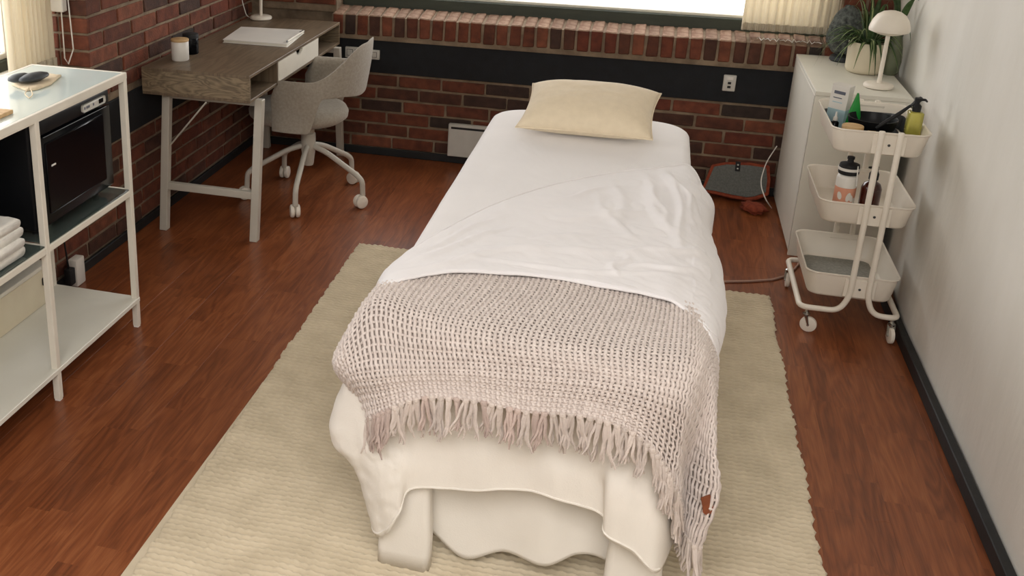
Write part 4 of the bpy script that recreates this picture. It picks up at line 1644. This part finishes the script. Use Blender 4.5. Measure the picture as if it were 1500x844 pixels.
yy = YB-.006
r, I = outlet('network_socket', .372, .432, .530, .612, yy, 'white wall socket with two square black ports right of the pillow', [(.394, .410, .566, .578), (.394, .410, .546, .558)])
op_(B().box(.388, .418, yy-.0185, yy-.0155, .588, .604, bev=.001).done('label_field', M['white_plastic'], r), I)
r, I = outlet('wall_socket', -1.462, -1.405, .545, .598, yy, 'grey wall socket on the dark band right of the desk chair back', [(-1.447, -1.420, .557, .587)])
op_(B().box(-1.445, -1.422, yy-.0185, yy-.0165, .559, .585, bev=.001).done('insert', M['panel_grey'], r), I)
r, I = outlet('wall_socket', -1.60, -1.50, .545, .605, yy, 'double grey wall socket on the dark band behind the desk chair', [(-1.59, -1.556, .557, .593), (-1.544, -1.510, .557, .593)])
for a in (-1.588, -1.542):
    op_(B().box(a, a+.030, yy-.0185, yy-.0165, .559, .591, bev=.001).done('insert', M['panel_grey'], r), I)

# ============================================================ CABINET
KX0, KX1, KY0, KY1, KZ = .687, 1.055, 4.615, YB-.034, .745
cb = empty('sideboard', (.84, 5.0, 0), 'low off-white cabinet in the right back corner', 'cabinet')
I = Matrix.Translation(cb.location).inverted()
op_(B().box(KX0+.012, KX1, KY0+.012, KY1, .0, KZ-.018).done('body', M['shelf_white'], cb), I)
op_(B().box(KX0, KX1+.006, KY0, KY1+.002, KZ-.018, KZ, bev=.0012).done('top_panel', M['shelf_white'], cb), I)
ymid = (KY0+KY1)/2
op_(B().box(KX0, KX0+.0115, KY0+.001, KY1, .02, KZ-.019, bev=.001).done('door', M['shelf_white'], cb), I)
op_(B().box(KX0+.0, KX1, KY0, KY0+.0115, .0, KZ-.019, bev=.001).done('side_panel', M['shelf_white'], cb), I)

# spider plant
pot = empty('spider_plant', (.938, 5.075, KZ), 'spider plant with striped arching leaves in a cream ribbed pot on the cabinet', 'plant')
I = Matrix.Translation(pot.location).inverted()
PX, PY = pot.location.x, pot.location.y
op_(B().lathe([(0, 0), (.060, 0), (.073, .006), (.080, .02), (.082, .135), (.0815, .140), (.077, .140), (.076, .118), (0, .116)], (PX, PY, KZ), 48).auto('pot', M['ceramic'], pot, 60), I)
op_(B().lathe([(0, .122), (.04, .121), (.075, .117)], (PX, PY, KZ), 24).auto('soil', M['soil'], pot), I)


def leaf_obj(base, tip, lift, width, mid_pale, parent, I, name='leaf'):
    base, tip = Vector(base), Vector(tip)
    mid = (base+tip)/2
    mid.z += lift
    P = bez(base, (mid.x, mid.y, max(base.z, tip.z)+lift), tip, 13)
    bm = bmesh.new()
    rows = []
    for i, p in enumerate(P):
        t = i/(len(P)-1)
        d = (P[min(i+1, 12)]-P[max(i-1, 0)]).normalized()
        s = d.cross(Vector((0, 0, 1)))
        if s.length < 1e-3: s = Vector((1, 0, 0))
        s.normalize()
        n = s.cross(d).normalized()
        w_ = width*(.45+.55*math.sin(PI*min(1, t*1.3+.1)))*(1-t**3)+.0006
        rows.append([bm.verts.new(p+s*w_*u+n*w_*.35*abs(u)) for u in (-1, -.33, .33, 1)])
    for a, b_ in zip(rows[:-1], rows[1:]):
        for k in range(3):
            f = bm.faces.new((a[k], a[k+1], b_[k+1], b_[k]))
            f.material_index = 1 if (k == 1 and mid_pale) else 0
    r = bmesh.ops.solidify(bm, geom=bm.faces[:], thickness=.0006)
    me = bpy.data.meshes.new(name)
    bm.to_mesh(me); bm.free()
    me.materials.append(M['leaf'])
    me.materials.append(M['leaf_pale'])
    o = link(name, me, None, parent, True)
    o.matrix_parent_inverse = I
    return o


RL = random.Random(21)
z0 = KZ+.118
for k in range(64):
    a = 2*PI*k/64+RL.uniform(-.15, .15)
    L = RL.uniform(.14, .29)
    if math.cos(a) > .3: L = min(L, .12/max(.35, math.cos(a)))
    if math.sin(a) > .5: L = min(L, .24)
    if math.sin(a) < -.5: L = min(L, .19)
    kind = RL.random()
    drop = RL.uniform(-.10, .06) if kind < .7 else RL.uniform(.06, .19)
    if kind >= .7: L *= .5
    if math.sin(a) > .3: drop = max(drop, -.02)
    base = (PX+.02*math.cos(a), PY+.02*math.sin(a), z0+.002)
    tip = (PX+L*math.cos(a), PY+L*math.sin(a), max(z0+drop, KZ+.015))
    leaf_obj(base, tip, RL.uniform(.05, .12), RL.uniform(.007, .012), RL.random() < .6, pot, I)
# specific leaves seen in front of the pot and arching left
for tip, lift, wd in (((PX+.0, PY-.105, KZ+.075), .08, .011), ((PX+.022, PY-.10, KZ+.105), .07, .007), ((PX+.045, PY-.09, KZ+.10), .07, .006), ((PX-.20, PY-.03, KZ+.065), .13, .011), ((PX-.18, PY+.03, KZ+.02), .16, .006), ((PX-.21, PY-.0, KZ+.01), .20, .004), ((PX-.15, PY-.06, KZ+.085), .09, .010), ((PX-.13, PY-.10, KZ+.04), .12, .009), ((PX-.06, PY-.09, KZ+.15), .12, .009)):
    leaf_obj((PX+(tip[0]-PX)*.12, PY+(tip[1]-PY)*.12, z0+.002), tip, lift, wd, True, pot, I)

# grey mottled ornament behind the pot
gx, gy = .872, 5.292
orn = empty('stone_ornament', (gx, gy, KZ), 'dark grey mottled ornament behind the spider plant', 'ornament')
I2 = Matrix.Translation(orn.location).inverted()
op_(B().lathe([(0, 0), (.045, 0), (.052, .008), (.050, .022), (.036, .030), (0, .031)], (gx, gy, KZ), 28).auto('base', M['stone'], orn), I2)
bm = bmesh.new()
bmesh.ops.create_icosphere(bm, subdivisions=4, radius=1)
for v in bm.verts:
    d = 1+.10*noise.noise(v.co*7)+.07*noise.noise(v.co*15)
    x, y, z = v.co
    v.co = Vector((gx+x*.076*d*(1-.22*z), gy+y*.060*d*(1-.22*z), KZ+.145+z*.118*d))
me = bpy.data.meshes.new('body'); bm.to_mesh(me); bm.free()
op_(link('body', me, M['grey_stone'], orn, True), I2)

# green glass vase with long leaves, near the wall
vx, vy = 1.044, 5.10
vs = empty('glass_vase', (vx, vy, KZ), 'greenish glass vase with long leaves against the right wall behind the lamp', 'vase')
I3 = Matrix.Translation(vs.location).inverted()
vx2 = 1.022
op_(B().lathe([(0, 0), (.026, 0), (.034, .01), (.040, .06), (.034, .13), (.026, .17), (.030, .205), (.027, .205), (.023, .17), (.030, .13), (.035, .06), (.028, .014), (0, .012)], (vx2+.022, vy-.03, KZ), 28).auto('vase', M['green_glass'], vs), I3)
for tip, lift, wd in (((1.071, 4.920, 1.099), .03, .016), ((1.086, 4.990, 0.915), .10, .008), ((1.001, 4.980, 0.880), .14, .010), ((1.0, 5.25, KZ+.40), .05, .012), ((.97, 5.2, KZ+.36), .06, .008)):
    leaf_obj((vx2+.022, vy-.03, KZ+.19), tip, lift, wd, False, vs, I3)

mushroom_lamp((.951, 4.775, KZ), 'white mushroom table lamp on the cabinet in front of the spider plant', 1.0, h=.232)

# white cable hanging beside cabinet and cord over the floor
tagp(B().tube(roundpath([(0.664, 5.360, 0.282), (0.621, 5.320, 0.204), (0.594, 5.200, 0.132), (0.619, 5.100, 0.085), (0.667, 5.207, 0.006)], .08, 8), .0028, 6).auto('white_cable', M['white_plastic']), 'white cable looping down beside the cabinet to the floor', 'cable')
tagp(B().tube([(.22, 4.19, .006), (.32, 4.20, .006), (.398, 4.21, .006), (.513, 4.255, .006), (.60, 4.30, .006), (.67, 4.37, .006), (.72, 4.5, .006), (.74, 4.6, .006)], .0045, 8).auto('floor_cord', M['cord_grey']), 'pinkish grey power cord running over the floor from the table to the trolley', 'cord')

# grey pad with orange trim leaning on the back wall
pad = empty('padded_mat', (.5, 5.30, 0), 'grey felt mat with orange trim leaning against the back wall beside the cabinet', 'mat')
I = Matrix.Translation(pad.location).inverted()
outl = [(-.165, .0), (-.145, .075), (-.125, .150), (-.06, .172), (.06, .180), (.150, .176), (.160, .10), (.158, .02), (.10, -.012), (.06, -.022), (-.02, -.015), (-.10, -.004)]
tilt = Matrix.Translation((.495, 5.265, .032)) @ Matrix.Rotation(math.radians(-37), 4, 'X')


def padmesh(pts, y0, y1, name, m_, bev):
    b = B().prism(pts, 1, y0, y1)
    bmesh.ops.bevel(b.bm, geom=b.bm.edges[:], offset=bev, segments=2, affect='EDGES')
    for v in b.bm.verts:
        v.co = tilt @ v.co
    return op_(b.auto(name, M[m_], pad, 60), I)


padmesh(outl, -.008, .008, 'trim_edge', 'orange', .004)
padmesh([(x*.90, .078+(z-.078)*.84) for x, z in outl], -.0125, -.006, 'felt_panel', 'grey_felt', .002)
b = B().box(-.012, .012, -.0155, -.0125, .125, .178, bev=.001, mtx=tilt)
tb = op_(b.done('tab', M['black_matte'], pad), I)
for zz in (.138, .158):
    b = B().lathe([(0, -.001), (.0045, -.001), (.0045, .001), (0, .001)], (0, 0, 0), 12, mtx=tilt @ Matrix.Translation((0, -.0165, zz)) @ Matrix.Rotation(PI/2, 4, 'X'))
    op_(b.auto('snap', M['chrome'], tb), I)
bm = bmesh.new()
bmesh.ops.create_icosphere(bm, subdivisions=3, radius=1)
for v in bm.verts:
    d = 1+.45*noise.noise(v.co*2.6)+.25*noise.noise(v.co*6)
    v.co = Vector((
        .580+v.co.x*.055*d, 5.14+v.co.y*.065*d, max(.001, .022+v.co.z*.024*d)))
me = bpy.data.meshes.new('orange_cloth'); bm.to_mesh(me); bm.free()
tagp(link('crumpled_cloth', me, M['orange'], None, True), 'crumpled orange cloth on the floor in front of the grey mat', 'cloth')

# ============================================================ TROLLEY
tr_ = empty('trolley', (.815, 4.09, 0), 'cream three tier metal trolley on castors beside the right wall', 'trolley')
I = Matrix.Translation(tr_.location).inverted()
RX0, RX1, RY0, RY1 = .655, .972, 3.868, 4.305


def tray(ztop, zbot, label=None):
    ins = .016
    n_ = 8
    def rr(i, z, r=.045): return [(x, y, z) for x, y in rrect(RX0+i, RX1-i, RY0+i, RY1-i, r-i*.3, n_)]
    th_ = .0022
    rings = [rr(ins+th_+.012, zbot+th_+.0005), rr(ins+th_+.004, zbot+th_+.003), rr(ins+th_-.001, zbot+th_+.012), rr(th_+.001, ztop-.004), rr(.0005, ztop), rr(-.0035, ztop+.001), rr(-.0045, ztop-.003), rr(-.0025, ztop-.006), rr(0, ztop-.006), rr(ins-.002, zbot+.010), rr(ins+.003, zbot+.002), rr(ins+.012, zbot)]
    o = shell('tray', rings, M['cream_metal'], tr_, True, True, 50)
    op_(o, I)
    return o


for zt_, zb_ in ((.790, .700), (.520, .432), (.240, .140)):
    t = tray(zt_, zb_)
    zc_ = (zt_+zb_)/2
    for sgn, yy in ((-1, RY0), (1, RY1)):
        yj = yy+.006*-sgn
        op_(B().box(.787, .893, min(yj, yy+sgn*.004), max(yj, yy+sgn*.004), zc_-.034, zc_+.036, bev=.001).done('bracket_plate', M['cream_metal'], t), I)
    op_(B().lathe([(0, 0), (.005, 0), (.004, .003), (0, .003)], (0, 0, 0), 10, mtx=Matrix.Translation((.840, RY0-.004, zc_)) @ Matrix.Rotation(PI/2, 4, 'X')).auto('bolt', M['charcoal'], t), I)
M['mesh_grey'] = mat('grey_tray_mat', rgb(150, 148, 138), rgb(128, 126, 118), .7, 90, bump=.5)
for zb_, nm, m_ in ((.140, 'tray_liner', 'mesh_grey'), (.700, 'tray_liner', 'charcoal')):
    b = B()
    pts = rrect(RX0+.034, RX1-.034, RY0+.034, RY1-.034, .03, 6)
    b.prism(pts, 2, zb_+.0035, zb_+.006)
    op_(b.done(nm, M[m_], tr_), I)
    if zb_ > .5:
        rg_ = lambda i_, z_: [(x, y, z_) for x, y in rrect(RX0+i_, RX1-i_, RY0+i_, RY1-i_, .04, 6)]
        op_(shell('liner_wall', [rg_(.0255, .707), rg_(.0130, .756), rg_(.0150, .757), rg_(.0275, .707)], M['charcoal'], tr_, False, False, 40), I)
# tube frame: each end has two posts that curve out into the base loops
for sgn, ye, ym_ in ((-1, RY0-.013, 4.08), (1, RY1+.013, 4.09)):
    for xp, xo in ((.809, .648), (.870, .984)):
        P = [(xp, ye, .792), (xp, ye, .16), (xp+(.02 if xo > xp else -.02)*1.4, ye, .100), (xo, ye, .098), (xo, 4.085, .098)]
        op_(B().tube(roundpath(P, .035, 6), .0105, 12).auto('frame_tube', M['cream_metal'], tr_, 60), I)
        op_(B().lathe([(0, .0), (.0095, -.0005), (.0109, -.004), (.0109, -.012)], (xp, ye, .7965), 14).auto('end_cap', M['cream_metal'], tr_), I)
for (x, y, sw) in ((.676, 3.858, .25), (.968, 3.862, 1.45), (.652, 4.27, 1.6), (.980, 4.27, .4)):
    ax = Vector((math.sin(sw), math.cos(sw), 0))  # axle direction
    fw = Vector((ax.y, -ax.x, 0))
    ctr = Vector((x, y, .0305))+fw*.012
    Rm = ax.to_track_quat('Z', 'Y').to_matrix().to_4x4()
    cs = op_(B().lathe([(0, -.008), (.024, -.008), (.0295, -.006), (.0302, 0), (.0295, .006), (.024, .008), (0, .008)], (0, 0, 0), 28, mtx=Matrix.Translation(ctr) @ Rm).auto('castor_wheel', M['cream_metal'], tr_), I)
    b = B()
    for s2 in (-1, 1):
        p0 = ctr+ax*s2*.011
        p1 = Vector((x, y, .068))+ax*s2*.009
        b.tube([tuple(p0), tuple(p1)], [.004, .007], 8)
    b.tube([tuple(ctr-ax*.013), tuple(ctr+ax*.013)], .005, 8)
    b.lathe([(0, 0), (.013, 0), (.014, .006), (.008, .010), (.006, .018), (.006, .024), (0, .024)], (x, y, .066), 14)
    op_(b.auto('castor_fork', M['chrome'], cs), I)

# ---- things on the top tray
TZ1 = .7068
def box_thing(name, loc, dims, rot, m_, label, cat, extras=()):
    r = empty(name, loc, label, cat)
    mt = Matrix.Translation(loc) @ Matrix.Rotation(rot[2], 4, 'Z') @ Matrix.Rotation(rot[0], 4, 'X') @ Matrix.Rotation(rot[1], 4, 'Y')
    I = Matrix.Translation(loc).inverted()
    w_, d_, h_ = dims
    op_(B().box(-w_/2, w_/2, -d_/2, d_/2, 0, h_, bev=.0008, mtx=mt).done('carton', M[m_], r), I)
    for nm, bx_, mm in extras:
        op_(B().box(*bx_, mtx=mt).done(nm, M[mm], r), I)
    return r


w_, d_, h_ = .066, .044, .168
box_thing('carton_box', (.716, 4.205, TZ1), (w_, d_, h_), (.03, .04, -.55), 'white_plastic', 'tall white and pale blue carton standing in the top trolley tray', 'box', (
    ('printed_panel', (-w_/2-.0004, w_/2+.0004, -d_/2-.0004, d_/2+.0004, .001, h_*.45), 'pale_blue'),
    ('print', (-w_/2+.012, w_/2-.012, -d_/2-.0012, -d_/2, h_*.80, h_*.87), 'grey_print'),
    ('print', (-w_/2+.012, w_/2-.022, -d_/2-.0012, -d_/2, h_*.70, h_*.72), 'grey_print'),
    ('print', (-w_/2+.012, w_/2-.018, -d_/2-.0012, -d_/2, h_*.60, h_*.62), 'pale_blue')))
# green tapered bottle
gb = empty('green_bottle', (.764, 4.15, TZ1), 'bright green tapered tube standing beside the tall carton', 'bottle')
I = Matrix.Translation(gb.location).inverted()
rings = []
for t_, w1_, d1_ in ((0, .028, .014), (.1, .029, .015), (.6, .018, .010), (1, .003, .005)):
    rings.append([(.764+a*1, 4.15+b_, TZ1+.150*t_) for a, b_ in rrect(-w1_, w1_, -d1_, d1_, min(w1_, d1_)*.8, 4)])
op_(shell('tube', rings, M['green_plastic'], gb, True, True, 50), I)
op_(B().lathe([(0, 0), (.013, 0), (.013, .0), (.012, .010), (0, .010)], (.764, 4.15, TZ1-.0002), 14).auto('cap', M['green_plastic'], gb), I)
# small white bottle in the corner
lathe_thing('small_bottle', (.694, 4.10, TZ1), [
    ('bottle', [(0, 0), (.013, 0), (.014, .003), (.014, .045), (.007, .052), (0, .052)], 'black_gloss'),
    ('cap', [(0, .0522), (.008, .0522), (.008, .064), (.004, .068), (.003, .085), (0, .085)], 'white_plastic')], 'small dark bottle with a white dropper cap in the left corner of the top tray', 'bottle')
# black bowl
lathe_thing('black_bowl', (.815, 4.075, TZ1), [
    ('bowl', [(0, 0), (.045, 0), (.064, .014), (.082, .062), (.085, .082), (.081, .083), (.077, .066), (.060, .020), (.04, .012), (0, .011)], 'black_satin')], 'wide shallow black bowl in the middle of the top trolley tray', 'bowl')
# round wooden lid jar
lathe_thing('wooden_lid_jar', (.733, 3.965, TZ1), [
    ('jar', [(0, 0), (.030, 0), (.034, .004), (.034, .056), (0, .056)], 'black_gloss'),
    ('lid', [(0, .0562), (.036, .0562), (.0365, .060), (.0365, .072), (.035, .074), (0, .074)], 'light_wood')], 'low dark jar with a round wooden lid in the front left of the top tray', 'jar')
tagp(B().box(.774, .806, 3.905, 3.935, TZ1, TZ1+.068, bev=.003).auto('wooden_block', M['light_wood']), 'small light wood block beside the wooden lid jar', 'block')
# oil bottle with pump
ob = empty('oil_bottle', (.935, 4.01, TZ1), 'square bottle of yellow oil with a black pump in the right of the top tray', 'bottle')
I = Matrix.Translation(ob.location).inverted()
ox, oy = .938, 4.015
op_(B().box(ox-.024, ox+.024, oy-.024, oy+.024, TZ1, TZ1+.132, bev=.006, seg=3).auto('bottle', M['oil'], ob), I)
op_(B().lathe([(0, .132), (.014, .132), (.014, .152), (.010, .156), (.006, .160), (.006, .170), (.012, .171), (.012, .181), (0, .183)], (ox, oy, TZ1), 20).auto('pump', M['black_matte'], ob), I)
op_(B().tube([(ox, oy, TZ1+.176), (ox+.018, oy-.016, TZ1+.179), (ox+.024, oy-.022, TZ1+.174)], [.005, .0045, .003], 8).auto('nozzle', M['black_matte'], ob), I)
# black brush, leaning
br = empty('brush', (.85, 4.02, TZ1), 'long black brush leaning diagonally from the bowl to the oil bottle', 'brush')
I = Matrix.Translation(br.location).inverted()
op_(B().tube([(0.813, 3.985, 0.772), (0.846, 3.990, 0.802), (0.883, 4.000, 0.830), (0.917, 4.020, 0.856)], [.005, .007, .007, .005], 10).auto('handle', M['black_matte'], br), I)
op_(B().tube([(0.917, 4.020, 0.856), (0.942, 4.030, 0.876), (0.950, 4.035, 0.885)], [.004, .010, .006], 10).auto('head', M['charcoal'], br), I)
tagp(B().tube([(.87, 3.955, TZ1+.045), (.95, 3.925, TZ1+.052)], [.004, .003], 8).auto('black_stick', M['black_matte']), 'thin black stick lying along the front edge of the top tray', 'stick')

# ---- things on the middle tray
TZ2 = .4365
pb = empty('pink_bottle', (.765, 4.06, TZ2), 'white and pink bottle with black and white cap in the middle trolley tray', 'bottle')
I = Matrix.Translation(pb.location).inverted()
bx_, by_ = .765, 4.06
op_(B().lathe([(0, 0), (.034, 0), (.037, .004), (.037, .085), (0, .085)], (bx_, by_, TZ2), 32).auto('label_sleeve', M['pink'], pb, 50), I)
op_(B().lathe([(.0365, .085), (.037, .088), (.037, .118), (.034, .128), (.026, .134), (0, .135)], (bx_, by_, TZ2), 32).auto('bottle', M['white_plastic'], pb, 50), I)
op_(B().lathe([(0, .134), (.034, .134), (.036, .138), (.036, .150), (0, .150)], (bx_, by_, TZ2), 32).auto('collar', M['black_matte'], pb, 50), I)
op_(B().lathe([(0, .150), (.0385, .150), (.0385, .160), (0, .160)], (bx_, by_, TZ2), 32).auto('ring', M['white_plastic'], pb, 50), I)
op_(B().lathe([(0, .160), (.036, .160), (.034, .172), (.012, .178), (.010, .190), (.013, .191), (.013, .200), (0, .202)], (bx_, by_, TZ2), 32).auto('cap', M['black_matte'], pb, 50), I)
# pale leaf shapes printed on the sleeve
for a0, z_, h__, lean in ((-2.2, .052, .030, .3), (-1.35, .050, .036, -.25), (-1.05, .045, .028, .4), (-1.9, .014, .022, .2), (-1.5, .012, .022, -.3), (-.6, .03, .034, .1)):
    bm = bmesh.new()
    A = []
    for k in range(16):
        t_ = 2*PI*k/16
        u, v = .009*math.cos(t_), h__/2*math.sin(t_)
        u2 = u*math.cos(lean)-v*math.sin(lean)*.6
        ang = a0+u2/.0374
        A.append(bm.verts.new((bx_+.0378*math.cos(ang), by_+.0378*math.sin(ang), TZ2+z_+v+.002)))
    bm.faces.new(A)
    r__ = bmesh.ops.solidify(bm, geom=bm.faces[:], thickness=.0004)
    me = bpy.data.meshes.new('print'); bm.to_mesh(me); bm.free()
    op_(link('print', me, M['white_plastic'], pb, False), I)
op_(B().tube([(bx_+.022, by_-.035, TZ2+.175), (bx_+.028, by_-.040, TZ2+.10)], .0022, 6).auto('straw', M['white_plastic'], pb), I)
ab = empty('amber_bottle', (.855, 4.07, TZ2), 'dark amber pump bottle behind the posts in the middle trolley tray', 'bottle')
I = Matrix.Translation(ab.location).inverted()
op_(B().lathe([(0, 0), (.034, 0), (.036, .004), (.036, .085), (.028, .102), (.015, .110), (.014, .118), (0, .118)], (.855, 4.07, TZ2), 28).auto('bottle', M['amber'], ab, 50), I)
op_(B().lathe([(0, .118), (.017, .118), (.017, .140), (.012, .150), (.012, .168), (0, .170)], (.855, 4.07, TZ2), 24).auto('cap', M['black_matte'], ab, 50), I)
op_(B().tube([(.855, 4.07, TZ2+.163), (.83, 4.05, TZ2+.168)], [.006, .004], 8).auto('nozzle', M['black_matte'], ab), I)
